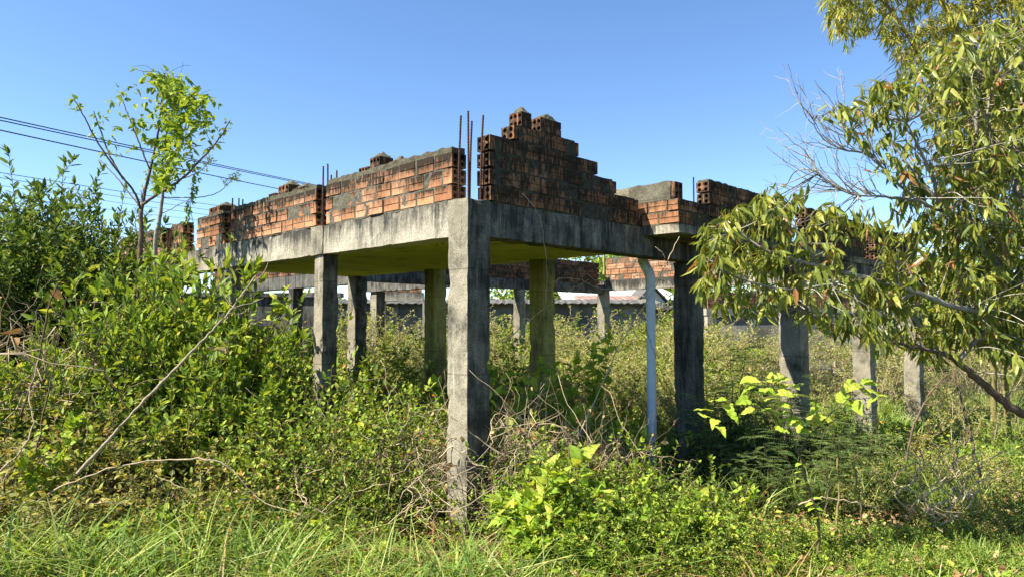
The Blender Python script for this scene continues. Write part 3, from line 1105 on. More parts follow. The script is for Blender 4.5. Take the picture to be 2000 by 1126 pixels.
def mound(r=.5, h=.5, n=60, L=.045, ratio=.6, spacing=.028, lod=8):
    """scrambling plant: a heap of arching leafy stems"""
    bag, st = LeafBag(), G()
    for i in range(n):
        a = rng.random() * 6.28
        q = r * .5 * math.sqrt(rng.random())
        pts = grow((math.cos(a) * q, math.sin(a) * q, 0), (math.cos(a) * .5, math.sin(a) * .5, .9 + .6 * rng.random()), (r + h) * (.45 + .5 * rng.random()), 9, .2, -.07)
        pts[:, 2] = np.maximum(pts[:, 2], .01)
        tube(st, pts, np.linspace(.0035, .0012, 10), rng.random(), sides=4)
        along(bag, pts, spacing, L, ratio, 'ovate', .2, .3, False, 0, 0, 1, .25, lod, 2)
    g = G()
    bag.write(g)
    return g, st


class Kind:
    """a few variants of one plant, shared by all its copies"""
    def __init__(s, name, cat, makers, lm, sm, h, leafname='foliage', stemname='stem'):
        s.name, s.cat, s.h, s.i = name, cat, h, 0
        s.v = []
        for mk in makers:
            f, st = mk()
            s.v.append((f.mesh(leafname, MATS[lm]) if f.n else None, st.mesh(stemname, MATS[sm], True)))
        s.ln, s.sn = leafname, stemname

    def put(s, x, y, h, label, group=None, wide=1., name=None, z=None):
        f, st = s.v[s.i % len(s.v)]
        s.i += 1
        k = h / s.h
        t = thing(name or s.name, label, s.cat, (x, y, ground_z(x, y) if z is None else z), rng.random() * 6.28, group, (k * wide, k * wide, k))
        if f:
            part(s.ln, f, t)
        part(s.sn, st, t)
        return t

    def top(s, px, py, Y, label, group=None, wide=1., name=None):
        """stand the plant so that its tip reaches the photo pixel at distance Y"""
        p = at(px, py, Y)
        return s.put(p[0], Y, max(p[2], .15), label, group, wide, name)


K = {}
K['wand'] = Kind('upright_shrub', 'shrub', [lambda: shoots(2.6, 13), lambda: shoots(2.6, 11), lambda: shoots(2.6, 15)], 'leaf_dark', 'stem_dark', 2.75)
K['bush'] = Kind('leafy_shrub', 'shrub', [lambda: bush(1.5, .6, 11, 10, .092, .42, .042, lean=.5, curl=.15), lambda: bush(1.5, .6, 10, 9, .11, .42, .048, lean=.5, curl=.15), lambda: bush(1.5, .6, 11, 9, .09, .46, .042, lean=.5, curl=.15), lambda: bush(1.5, .6, 10, 9, .10, .4, .045, lean=.55, curl=.15)], 'leaf', 'stem', 1.62)
K['bramble'] = Kind('bramble_shrub', 'shrub', [lambda: bush(1.0, .7, 14, 8, .05, .55, .032, lean=.8, wander=.22, grav=-.03, r0=.005) for _ in range(4)], 'leaf_olive', 'twig_dry', .98)
K['mound'] = Kind('scrambling_plant', 'plant', [lambda: mound(.55, .55, 70) for _ in range(4)], 'leaf', 'stem', .62)
K['weed'] = Kind('broadleaf_weed', 'weed', [lambda: weed(.8, 3, .105) for _ in range(4)], 'leaf_lime', 'stem', .86)
K['tallweed'] = Kind('tall_weed', 'weed', [lambda: bush(1.1, .3, 4, 5, .06, .45, .035, lean=.35, tw=.25, r0=.005, pair=True) for _ in range(4)], 'leaf', 'stem', 1.15)
K['patch'] = Kind('lime_weed', 'weed', [lambda: weed(.5, 5, .10, .6, 'heart', .045, .5) for _ in range(4)], 'leaf_lime', 'stem', .52)
K['field'] = Kind('field_weed', 'weed', [lambda: bush(1.2, .5, 9, 6, .045, .36, .026, lean=.4, tw=.26, r0=.004, lod=4) for _ in range(4)], 'leaf_fieldy', 'twig_dry', 1.25)
K['court'] = Kind('court_weed', 'weed', [lambda: bush(1.3, .5, 6, 6, .07, .45, .04, lean=.4, tw=.28, r0=.005, lod=4, pair=True) for _ in range(4)], 'leaf', 'stem', 1.38)
K['sprig'] = Kind('leafy_sprig', 'plant', [lambda: shoots(1.5, 4, .09, .42, .045, .35) for _ in range(3)], 'leaf', 'stem', 1.6)
K['hollow'] = Kind('shade_shrub', 'shrub', [lambda: bush(1.0, .6, 11, 9, .075, .5, .036, lean=.6) for _ in range(3)], 'leaf_shade', 'stem_dark', 1.08)
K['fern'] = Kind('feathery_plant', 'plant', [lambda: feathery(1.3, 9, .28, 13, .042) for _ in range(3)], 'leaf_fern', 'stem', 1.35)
K['dry'] = Kind('dry_brush', 'dry brush', [lambda: tangle(.45, .7, 95, rad=.0032, leafn=50) for _ in range(4)], 'leaf_dry', 'twig_dry', .85, 'foliage')
K['drytall'] = Kind('dead_stalk_clump', 'dry brush', [lambda: tangle(.28, 1.1, 26, 10, .004, 60, .22, .02) for _ in range(2)], 'leaf_dry', 'twig_dry', 1.35, 'foliage')

# dark upright shrubs, far left, in front of the end of the facade
NEAR = ['furthest into the left corner of the photo', 'second from the left edge', 'third from the left edge', 'fourth from the left edge', 'standing just left of the vine-clad sapling', 'close against the sapling trunk']
for i, (x, y, Y, w) in enumerate([(8, 335, 8.4, 1.), (66, 345, 8.2, .9), (112, 352, 8.7, .9), (152, 372, 8.9, .8), (200, 362, 9.0, .9), (232, 392, 8.7, .8)]):
    K['wand'].top(x, y, Y, 'dark green shrub of upright leafy wands, ' + NEAR[i], 'dark upright shrubs on the left', w)
for i, (x, y, Y) in enumerate([(-70, 330, 8.4), (20, 420, 7.6), (90, 430, 7.7), (165, 440, 8.0), (232, 450, 8.3), (285, 470, 8.6), (-30, 430, 7.4)]):
    K['wand'].top(x, y, Y, 'shorter dark shrub filling the bank below the tall leafy wands', 'lower dark shrubs on the left', 1.15)
# bright leafy thicket hiding the second and third columns
TH = [(338, 520, 7.15, 'behind the tallest of the bright thicket'), (395, 505, 7.1, 'pressed against the beam left of the third column'), (432, 530, 6.8, 'leaning on the third column'), (300, 530, 7.2, 'at the foot of the pale sapling'), (275, 545, 7.2, 'top left of the bright thicket'), (325, 500, 7.0, 'under the sapling trunks'), (372, 478, 6.9, 'tallest of the bright thicket'), (412, 492, 6.9, 'against the third column'), (225, 585, 6.6, 'at the shoulder of the bright thicket'),
      (300, 580, 6.3, 'in the heart of the bright thicket'), (375, 575, 6.25, 'just left of the long bare pole'), (440, 590, 6.35, 'behind the long bare pole'), (500, 632, 6.5, 'right of the long bare pole'), (556, 610, 6.9, 'with a climbing tip beside the second column'),
      (150, 600, 6.5, 'between the dry stalks and the bright thicket'), (70, 610, 6.4, 'among bare dark stems at the left')]
for x, y, Y, w in TH:
    K['bush'].top(x, y - 28, Y, 'bright green broad-leaved shrub ' + w, 'bright shrubs of the left thicket', .85)
for i, (x, y, Y) in enumerate([(560, 700, 6.2), (500, 715, 5.9), (420, 690, 5.75), (330, 690, 5.7), (240, 690, 5.75), (0, 600, 6.3), (-40, 660, 5.6), (540, 660, 7.3), (200, 660, 6.1), (110, 680, 5.9), (30, 690, 5.7)]):
    K['bush'].top(x, y, Y, 'mid-green shrub low in the thicket left of the second column', 'lower shrubs of the left thicket', 1.0)
for i, (x, y, Y) in enumerate([(30, 760, 5.2), (110, 760, 5.25), (190, 770, 5.3), (270, 780, 5.35), (350, 790, 5.4), (430, 790, 5.45), (510, 800, 5.5), (-30, 820, 4.8), (60, 840, 4.8), (20, 930, 4.35), (580, 830, 5.6), (-20, 700, 5.5)]):
    K['bramble'].top(x, y, Y, 'olive bramble with bare wiry twigs on the left bank above the grass', 'brambles along the left bank', 1.15)
for i, (x, y, Y) in enumerate([(40, 520, 6.6), (0, 560, 6.0), (95, 560, 6.4)]):
    K['drytall'].top(x, y, Y, 'clump of dead brown stalks ' + ['among the shrubs at the left edge', 'lowest at the left edge', 'in front of the dark shrubs'][i], 'dead stalk clumps', 1.)
for i, (x, y, Y) in enumerate([(300, 495, 6.9), (350, 480, 6.8), (392, 482, 6.8), (424, 500, 6.7), (250, 560, 6.7), (470, 620, 6.3), (515, 640, 6.2), (330, 570, 6.1), (270, 600, 6.1), (400, 600, 6.0), (460, 690, 5.8), (350, 680, 5.7), (540, 680, 6.0), (180, 600, 6.2), (220, 660, 5.8), (120, 660, 5.8), (60, 700, 5.5), (590, 640, 6.6)]):
    K['sprig'].top(x, y, Y, 'lime-tipped upright sprig rising out of the left thicket', 'lime sprigs in the left thicket', .8)
# undergrowth between second column and corner column, and under the slab
MID = [(600, 730, 7.0), (655, 725, 7.0), (705, 700, 7.3), (760, 680, 7.9), (820, 690, 7.0), (540, 720, 7.4), (575, 735, 6.9), (640, 745, 6.3), (690, 735, 6.6), (740, 715, 6.9), (790, 705, 7.2), (835, 700, 7.4), (720, 690, 8.2), (770, 655, 9.4), (815, 648, 9.8), (845, 655, 9.2), (735, 662, 10.2), (680, 720, 7.4), (610, 700, 7.6), (660, 690, 8.6), (590, 680, 8.8)]
for x, y, Y in MID:
    K['tallweed'].top(x, y, Y, 'yellow-green weed growing under the roof slab left of the corner column', 'weeds under the slab', 1.25)
for x, y, Y in [(640, 800, 5.8), (700, 830, 5.7), (760, 845, 5.75), (815, 830, 6.0), (670, 890, 5.35), (740, 900, 5.4), (790, 915, 5.5), (600, 790, 6.0), (610, 840, 5.5), (560, 850, 5.3), (730, 800, 6.2), (790, 790, 6.5), (690, 940, 5.05), (610, 920, 5.1), (830, 930, 5.45)]:
    K['mound'].top(x, y, Y, 'low scrambling green plant in front of the second column', 'scrambling plants left of the corner column', .9)
# round and right of the corner column
for x, y, Y, w in [(880, 745, 5.85, 1.1), (950, 730, 5.6, 1.1), (1040, 760, 5.5, 1.2), (1075, 800, 5.25, 1.0), (835, 800, 6.0, 1.0), (1040, 850, 5.05, .9), (1000, 730, 5.9, 1.1), (1100, 760, 5.5, 1.0), (700, 830, 5.4, .8), (640, 830, 5.35, 1.0), (30, 500, 6.7, 1.3), (90, 540, 6.5, 1.2), (10, 620, 6.0, 1.2), (1190, 800, 5.4, .8), (770, 860, 5.7, .9), (1060, 790, 5.6, .9), (1110, 800, 5.7, .9), (1160, 810, 5.7, .8), (700, 880, 5.3, .8)]:
    K['dry'].top(x, y, Y, 'heap of dead tan bramble canes ' + ('among the left shrubs' if x < 200 else 'tangled among the weeds by the corner column'), 'dead brambles round the corner column', w)
for x, y, Y in [(970, 690, 6.2), (1010, 700, 6.8), (1060, 740, 6.3), (1110, 745, 6.3), (1165, 760, 6.2), (1215, 790, 6.1), (1040, 830, 5.4), (1090, 830, 5.3), (1150, 850, 5.3), (1210, 860, 5.5), (1320, 890, 5.7), (1400, 780, 6.8), (1240, 740, 7.2)]:
    K['tallweed'].top(x, y, Y, 'leafy green weed between the corner column and the drainpipe', 'weeds right of the corner column', 1.25)
for x, y, Y in [(1095, 900, 4.85), (1150, 895, 4.95), (1220, 905, 5.0), (1290, 915, 5.0), (1350, 925, 4.95), (1130, 970, 4.55), (1190, 965, 4.6), (1260, 960, 4.65), (1330, 975, 4.6), (1390, 995, 4.5), (1160, 1040, 4.35), (1240, 1035, 4.35), (1320, 1040, 4.35), (1090, 1020, 4.4)]:
    K['mound'].top(x, y, Y, 'dense heap of small bright leaves between corner column and drainpipe foot', 'small-leaved heap at the front', .95)
WL = [(1050, 850, 4.75, 1.15, 'tallest pale green broadleaf weed right of the corner column'), (1015, 905, 4.55, 1.1, 'pale green broadleaf weed leaning left beside the tallest one'), (1090, 905, 4.6, 1.0, 'pale green broadleaf weed on the right of the tallest one'),
      (1035, 985, 4.35, 1.3, 'low broadleaf weed with big pale leaves at the bottom edge'), (925, 1040, 4.4, .8, 'small broadleaf weed at the foot of the corner column'), (1150, 990, 4.3, 1.2, 'broadleaf weed hugging the small-leaved heap at the bottom edge'),
      (1410, 890, 4.9, .8, 'slim broadleaf weed at the right end of the small-leaved heap'), (1090, 640, 7.9, .8, 'lime-green weed shooting up before the far court'), (1185, 620, 8.6, .7, 'lime-green weed standing before the rear court column'), (975, 640, 6.7, .9, 'leafy lime weed climbing beside the right side of the corner column'),
      (865, 650, 7.3, .8, 'lime weed peeping out left of the corner column'), (100, 770, 5.0, .9, 'lime-green weed among the brambles at the left edge'), (560, 985, 4.6, .7, 'single lime-green weed standing in the front grass')]
for x, y, Y, w, lab in WL:
    K['weed'].top(x, y, Y, lab, 'broadleaf weeds', w)
for x, y, Y in [(1035, 945, 4.5), (1065, 960, 4.45), (1110, 965, 4.45), (1010, 1045, 4.3), (1075, 1040, 4.25), (1130, 1050, 4.25), (1200, 930, 4.75), (1280, 940, 4.7), (1230, 1010, 4.4), (1310, 1020, 4.35), (1370, 940, 4.75), (1190, 1060, 4.2), (1390, 1040, 4.3), (1060, 900, 4.7), (1115, 905, 4.75), (1060, 870, 4.85), (1080, 850, 4.95), (1050, 920, 4.6), (1045, 965, 4.5), (1090, 935, 4.6), (1025, 1010, 4.35), (1050, 1000, 4.35), (1290, 960, 4.6), (1240, 900, 4.9), (1340, 935, 4.8)]:
    K['patch'].top(x, y, Y, 'lime-green broadleaf weed in the bright patch right of the corner column foot', 'lime weeds of the bright front patch', 1.0)
for x, y, Y in [(1055, 760, 6.0), (1120, 740, 6.6), (1180, 770, 6.2), (720, 770, 6.0), (660, 760, 6.1), (780, 760, 6.3), (1000, 860, 5.0), (1230, 810, 5.8)]:
    K['weed'].top(x, y, Y, 'young lime-leaved weed poking out of the undergrowth', 'young lime weeds in the undergrowth', .8)
# field of pale weeds in the court behind
rr = np.random.default_rng(5)
for i in range(170):
    Y = 8.5 + 12 * rr.random() ** 1.2
    px = 560 + 840 * rr.random()
    p = at(px, 630 + 14 * rr.normal(), Y)
    x, y = (p[0] - CX, p[1] - CY)
    if x * .707 + y * .707 < 3.3:
        continue
    K['field'].put(p[0], Y, (1.0 + .095 * (Y - 8.5)) * (.85 + .4 * rr.random()), 'pale yellow-green field weed growing in the open court behind the ruin', 'field weeds in the court', 1.35)
for i in range(46):
    Y = 8.5 + 11 * rr.random()
    px = 1400 + 680 * rr.random()
    p = at(px, 700 + 22 * rr.normal() + (px - 1400) * .05, Y)
    K['field'].put(p[0], Y, min(max(p[2], .35), 1.0), 'pale field weed on the open ground right of the ruin', 'field weeds on the right', 1.4)
for i in range(62):
    Y = 8.8 + 9 * rr.random()
    px = 560 + 860 * rr.random()
    p = at(px, 640, Y)
    if (p[0] - CX) * .707 + (p[1] - CY) * .707 < 3.3:
        continue
    K['court'].put(p[0], Y, (.9 + .09 * (Y - 8.5)) * (.75 + .6 * rr.random()), 'greener leafy weed standing out among the pale weeds of the rear court', 'green weeds in the court', 1.2)
for i in range(60):
    Y = 14.5 + 8 * rr.random()
    K['field'].put(at(1380 + 760 * rr.random(), 700, Y)[0], Y, 1.1 + .8 * rr.random(), 'pale field weed on the far ground before the low teal wall', 'field weeds before the teal wall', 1.5)
# shaded plants on the right
for x, y, Y in [(1420, 640, 8.2), (1480, 700, 7.4), (1385, 700, 7.0), (1560, 740, 6.8), (1500, 790, 6.2), (1610, 800, 6.4), (1655, 860, 5.9), (1440, 850, 6.1), (1760, 890, 5.6), (1560, 690, 7.8), (1430, 720, 7.0), (1520, 740, 7.0), (1600, 740, 7.2), (1660, 780, 6.6), (1410, 800, 6.4), (1480, 850, 5.9), (1570, 860, 5.8), (1700, 820, 6.2)]:
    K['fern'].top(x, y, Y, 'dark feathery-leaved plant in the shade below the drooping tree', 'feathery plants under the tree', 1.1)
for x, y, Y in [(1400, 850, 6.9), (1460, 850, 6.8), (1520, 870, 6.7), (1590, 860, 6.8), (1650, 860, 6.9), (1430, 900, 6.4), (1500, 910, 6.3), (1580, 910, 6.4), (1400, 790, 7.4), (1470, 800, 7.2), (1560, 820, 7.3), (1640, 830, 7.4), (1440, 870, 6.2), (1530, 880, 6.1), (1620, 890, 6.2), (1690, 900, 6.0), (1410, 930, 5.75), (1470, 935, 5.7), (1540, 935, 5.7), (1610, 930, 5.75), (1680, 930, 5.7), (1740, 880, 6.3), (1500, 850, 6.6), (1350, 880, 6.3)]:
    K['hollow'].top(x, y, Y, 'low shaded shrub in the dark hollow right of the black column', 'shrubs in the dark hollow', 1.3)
for x, y, Y in [(1700, 880, 5.8), (1760, 850, 6.6), (1840, 860, 6.2), (1900, 850, 6.6), (1960, 880, 6.0), (1720, 800, 7.6), (1820, 800, 7.8), (1640, 770, 7.8), (1880, 950, 5.1), (1980, 960, 5.0)]:
    K['bramble'].top(x, y, Y, 'thin wiry bramble on the grass below the drooping tree', 'brambles under the tree', 1.1)

for x, y, Y in [(1460, 1010, 4.6), (1520, 1015, 4.7), (1580, 1030, 4.55), (1640, 1020, 4.7), (1700, 1035, 4.6), (1770, 1030, 4.7), (1840, 1050, 4.6), (1910, 1045, 4.7), (1980, 1060, 4.6), (1480, 1070, 4.3), (1560, 1080, 4.3), (1650, 1085, 4.3), (1740, 1085, 4.3), (1830, 1095, 4.3), (1930, 1095, 4.3), (1850, 990, 5.0), (1950, 985, 5.1)]:
    K['mound'].top(x, y, Y, 'low sunlit scrambling plant along the bottom right', 'low plants along the bottom right', 1.0)
for x, y, Y in [(1500, 1040, 4.4), (1610, 1060, 4.35), (1690, 1070, 4.35), (1800, 1060, 4.4), (880, 1070, 4.25), (200, 1010, 4.4), (330, 985, 4.6), (640, 1000, 4.6), (450, 1040, 4.35), (90, 1040, 4.25), (740, 1040, 4.35)]:
    K['patch'].top(x, y, Y, 'small lime weed rising through the grass at the bottom of the view', 'small weeds in the front grass', .9)
for x, y, Y in [(140, 940, 4.7), (240, 920, 4.95), (340, 905, 5.0), (420, 915, 4.9), (60, 1000, 4.3), (10, 1040, 4.15), (520, 930, 4.9), (120, 1050, 4.2)]:
    K['bramble'].top(x, y, Y, 'low wiry bramble spilling over the grass edge at lower left', 'low brambles at the grass edge', 1.2)

for x, y, Y in [(1010, 1075, 4.2), (1080, 1085, 4.2), (1160, 1080, 4.2), (1240, 1085, 4.2), (1320, 1085, 4.2), (1400, 1075, 4.25), (960, 1085, 4.2)]:
    K['mound'].top(x, y, Y, 'low leafy plant at the very bottom edge in front of the small-leaved heap', 'low plants at the bottom edge', .9)
for x, y, Y in [(960, 800, 5.45), (1005, 835, 5.2), (1075, 800, 5.4), (1130, 820, 5.3), (1190, 830, 5.4), (1250, 860, 5.3), (1035, 870, 5.0), (990, 900, 5.15), (1300, 880, 5.4), (1215, 790, 5.9)]:
    K['tallweed'].top(x, y, Y, 'bushy green weed in the bright tangle right of the corner column', 'bushy weeds right of the corner column', 1.1)
for x, y, Y in [(1480, 740, 9.0), (1600, 760, 9.2), (1660, 770, 8.6), (1750, 790, 9.0), (1840, 800, 9.2), (1930, 790, 9.0), (1990, 800, 8.4), (1720, 760, 10.5), (1860, 760, 11.), (1430, 700, 9.5), (1540, 720, 10.2), (1960, 860, 7.2), (1900, 900, 6.4), (1790, 880, 6.6), (2040, 880, 6.4)]:
    K['court'].top(x, y, Y, 'leafy green weed on the ground below the right tree', 'green weeds below the right tree', 1.3)

for x, y, Y in [(1000, 765, 5.1), (1058, 740, 5.1), (1120, 765, 5.1), (1180, 785, 5.05), (1235, 820, 5.05), (975, 800, 5.05), (1090, 790, 4.95), (1150, 830, 4.9)]:
    K['tallweed'].top(x, y, Y, 'tall sunlit green weed standing right of the corner column', 'tall sunlit weeds by the corner column', .95)
for x, y, Y in [(1100, 715, 5.2), (985, 705, 5.3), (1205, 760, 5.2), (840, 770, 5.6), (620, 770, 5.9)]:
    K['drytall'].top(x, y, Y, 'airy clump of dead tan stalks standing among the green weeds near the columns', 'dead stalks near the columns', .9)
for x, y, Y in [(1090, 830, 4.75), (1140, 870, 4.7), (1000, 900, 4.8)]:
    K['weed'].top(x, y, Y, 'upright pale broadleaf weed in the bright front tangle', 'upright weeds in the front tangle', .9)

# ------------------------------------------------------------------ single canes and stems
def cane(label, pts, rad, mat='twig_dry', name='bare_cane', n=26, jit=.004, cat='stem', twigs=0, group=None):
    P = smooth(pts, n, jit)
    o = P[0].copy()
    g = G()
    tube(g, P - o, np.linspace(rad, rad * .5, n) * (1 + .14 * rng.normal(0, 1, n)), .62 + .1 * rng.random(n).repeat(6).tolist()[0], sides=6)
    for k in range(twigs):
        p, T = sample(P - o, np.array([.25 + .7 * rng.random()]))
        tube(g, grow(p[0], T[0] + rng.normal(0, .7, 3), .22 * (.4 + rng.random()), 5, .2), np.linspace(rad * .4, rad * .2, 6), .6, sides=4)
    ob = lone(name, (g, [MATS[mat]], True), label, cat, group)
    ob.location = o
    return ob


def W2(*a):
    return [at(*q) for q in a]


cane('long bare pale pole leaning right across the left thicket', W2((150, 925, 4.75), (260, 805, 5.0), (370, 690, 5.3), (440, 618, 5.5), (500, 538, 5.75)), .0115, 'pole', n=44, jit=.003, twigs=6, name='bare_pole')
cane('thin side twig curving off the long leaning pole', W2((448, 612, 5.5), (470, 612, 5.55), (487, 600, 5.6)), .004)
cane('arching dry stem bowing over the front grass on the left', W2((60, 985, 4.6), (140, 940, 4.65), (250, 905, 4.7), (340, 897, 4.75), (415, 897, 4.75), (455, 918, 4.75), (510, 975, 4.75), (600, 1010, 4.7)), .0062, n=40)
cane('dark upright bare stem in the left shrubs, nearly straight', W2((40, 810, 5.0), (70, 720, 5.1), (95, 600, 5.2), (118, 550, 5.25)), .0075, 'stem_dark', twigs=5)
cane('dark leaning bare stem crossing the left shrubs', W2((250, 800, 5.3), (210, 735, 5.3), (160, 670, 5.3), (140, 640, 5.3)), .006, 'stem_dark', twigs=5)
cane('thin dark stem left of the long pole', W2((70, 880, 4.8), (100, 740, 5.1), (115, 640, 5.2), (130, 580, 5.3)), .005, 'stem_dark', twigs=4)
cane('pale curving stem at the left edge', W2((0, 920, 4.5), (40, 880, 4.6), (65, 830, 4.7), (58, 770, 4.8), (75, 700, 4.9)), .006, twigs=4)
cane('pale slender vine stem slanting up across the drainpipe', W2((1130, 850, 5.7), (1180, 742, 5.85), (1216, 662, 5.95), (1262, 590, 6.05), (1298, 522, 6.15), (1327, 462, 6.25)), .0065, n=34, twigs=5, name='slanting_vine', cat='vine')
cane('short pale twig forking from the slanting vine stem', W2((1300, 520, 6.15), (1296, 498, 6.15), (1280, 482, 6.15)), .005)
cane('thin tendril swinging from the stepped wall face', W2((1020, 378, 5.4), (1042, 402, 5.4), (1058, 440, 5.45), (1066, 500, 5.5), (1068, 560, 5.6), (1066, 600, 5.6), (1085, 618, 5.65)), .0028, n=40, name='tendril', cat='vine')
cane('long thin stalk rising from the weeds to the olive column', W2((985, 668, 6.0), (1040, 620, 6.2), (1100, 575, 6.4), (1150, 545, 6.5)), .004, twigs=3)
cane('looping vine hanging below the slab before the court wall', W2((1168, 495, 6.4), (1178, 520, 6.4), (1165, 548, 6.4), (1142, 530, 6.4), (1136, 555, 6.4), (1120, 572, 6.4)), .0035, n=36, name='tendril', cat='vine')
cane('arched dry tendril reaching left below the slab', W2((1075, 553, 6.3), (1100, 543, 6.3), (1130, 545, 6.3), (1165, 562, 6.3), (1200, 565, 6.3), (1230, 580, 6.3)), .0035, n=30, name='tendril', cat='vine', twigs=3)
cane('dark thin stem sagging over the grey drainpipe', W2((1190, 610, 6.4), (1250, 600, 6.4), (1268, 660, 6.3), (1290, 720, 6.2), (1310, 770, 6.1)), .0035, 'stem_dark')
cane('yellow upright cane in the dark hollow on the right', W2((1633, 1028, 5.2), (1638, 960, 5.2), (1636, 900, 5.2), (1640, 858, 5.2)), .0085, 'cane')
cane('red-brown hooked cane right of the yellow upright cane', W2((1682, 1020, 5.1), (1680, 980, 5.1), (1672, 930, 5.1), (1668, 900, 5.1), (1676, 884, 5.1)), .006, 'bark_brown')
cane('red-brown bowed cane left of the yellow upright cane', W2((1608, 1010, 5.1), (1617, 970, 5.1), (1612, 930, 5.1), (1590, 905, 5.1)), .005, 'bark_brown')
cane('pale horizontal cane bowing across the dark hollow', W2((1560, 985, 5.0), (1600, 971, 5.0), (1650, 976, 5.0), (1700, 988, 5.0), (1728, 998, 5.0)), .006)
cane('dark slanting branch standing in the grass under the tree', W2((1915, 930, 5.6), (1890, 830, 5.7), (1865, 740, 5.8), (1840, 680, 5.9)), .011, 'bark_brown', twigs=4)
cane('brown leaning sapling stem behind the big-leaved plant', W2((1770, 900, 6.0), (1785, 830, 6.0), (1815, 770, 6.0), (1850, 730, 6.0)), .010, 'bark_brown', twigs=5)
for i in range(13):
    x0, y0 = 1770 + 130 * rr.random(), 1010 + 30 * rr.normal()
    P = [at(x0, y0, 4.9)]
    for k in range(5):
        x0 += 26 * rr.normal()
        y0 -= 18 + 14 * rr.random()
        P.append(at(x0, y0, 4.9 + .1 * rr.normal()))
    cane('twisted dry liana curling up from the right front grass', P, .0058, n=34, twigs=5, name='dry_liana', cat='vine', group='twisted lianas on the right')
for i in range(16):
    x0 = 560 + 420 * rr.random()
    y0 = 1000 + 60 * rr.random()
    P = [at(x0, y0, 4.7)]
    dx = 40 * rr.normal()
    for k in range(4):
        x0 += dx + 14 * rr.normal()
        y0 -= 42 * rr.random() + 12 - 10 * k * .5
        P.append(at(x0, y0, 4.75 + .1 * rr.normal()))
    cane('dry cane arching over the grass left of the corner column foot', P, .0036, n=24, twigs=3, name='dry_cane', cat='stem', group='dry canes over the front grass')

# ------------------------------------------------------------------ trees
def limb_tree(t, limbs, mat, twig_mat=None, name='branch'):
    """limbs: list of (points, r0, r1); the first is the trunk"""
    nodes = []
    o = np.array(t.location)
    for i, (pts, r0, r1, *mm) in enumerate(limbs):
        n = max(10, len(pts) * 6)
        P = smooth(pts, n, .006 if r0 > .03 else .0022)
        g = G()
        tube(g, P - o, np.linspace(r0, r1, n), .5 + .2 * rng.random(), sides=8 if r0 > .02 else 6)
        part('trunk' if i == 0 else name, (g, [MATS[mm[0] if mm else mat]], True), t)
        nodes.append(P)
    return np.vstack(nodes)


# vine-clad sapling on the left
base = at(277, 640, 7.6)
sap = thing('vine_clad_sapling', 'slim sapling with bare spreading branches and a hanging clump of bright vine', 'tree', (base[0], 7.6, 0))
Y = 7.6
lim = [([np.array([base[0] - .02, Y, -.1])] + W2((272, 560, Y), (275, 470, Y), (276, 410, Y)), .030, .022),
       (W2((276, 410, Y), (262, 375, Y - .1), (230, 335, Y - .2), (195, 285, Y - .25), (165, 230, Y - .3), (144, 192, Y - .3)), .013, .005),
       (W2((240, 350, Y - .15), (215, 305, Y - .1), (198, 260, Y), (183, 217, Y)), .011, .005),
       (W2((276, 410, Y), (284, 370, Y + .05), (297, 315, Y + .1), (308, 262, Y + .1), (316, 200, Y + .1), (322, 150, Y + .1)), .018, .006),
       (W2((278, 400, Y), (315, 375, Y - .1), (355, 350, Y - .15), (392, 312, Y - .2), (425, 275, Y - .25), (449, 236, Y - .3)), .016, .006),
       (W2((270, 400, Y + .1), (235, 355, Y + .2), (195, 312, Y + .3)), .008, .004),
       (W2((292, 330, Y), (268, 270, Y), (250, 225, Y), (235, 185, Y)), .009, .004)]
N1 = limb_tree(sap, lim, 'bark_brown')
o = np.array(sap.location)
sap2b = at(305, 640, 7.9)
sap2 = thing('pale_sapling', 'pale forked sapling just right of the vine-clad one with wispy side shoots', 'tree', (sap2b[0], 7.9, 0))
Y = 7.9
N2 = limb_tree(sap2, [([np.array([sap2b[0], Y, -.1])] + W2((303, 500, Y), (310, 440, Y), (317, 385, Y), (321, 345, Y)), .028, .016),
                      (W2((321, 345, Y), (335, 310, Y), (352, 275, Y), (366, 235, Y), (372, 190, Y)), .013, .005),
                      (W2((321, 345, Y), (312, 310, Y), (308, 270, Y)), .010, .005),
                      (W2((318, 385, Y), (350, 386, Y), (400, 384, Y), (432, 372, Y), (458, 345, Y)), .008, .003),
                      (W2((312, 420, Y), (340, 405, Y), (372, 388, Y)), .006, .003),
                      (W2((320, 350, Y), (350, 350, Y), (385, 338, Y), (405, 320, Y), (410, 305, Y)), .008, .003)], 'bark')


def cluster(bag, nodes, px, py, Y, o, n, L, ratio, shape, droop, rlo, rhi, st=None, tw=.2, spacing=.05):
    """a leafy twig whose tip lies at a photo pixel, sprung from the nearest branch point"""
    tip = at(px, py, Y)
    d = np.linalg.norm(nodes - tip, axis=1)
    q = nodes[np.argmin(d)]
    v = tip - q
    L0 = np.linalg.norm(v)
    b = tip - v * min(1, tw / max(L0, 1e-6))
    mid = (b + tip) / 2 + rng.normal(0, .03, 3) + UP * .02
    P = smooth([b, mid, tip], 8) - o
    if st is not None:
        full = smooth([q, (q + b) / 2 + rng.normal(0, .05, 3) * min(L0, 1) + UP * .04 * L0, b, tip], 14) - o
        tube(st, full, np.linspace(.0035 + .003 * min(L0, 1.), .0016, 14), rng.random(), sides=4)
    along(bag, P, spacing, L, ratio, shape, .1, .1, False, droop, rlo, rhi, .45, 8, n)


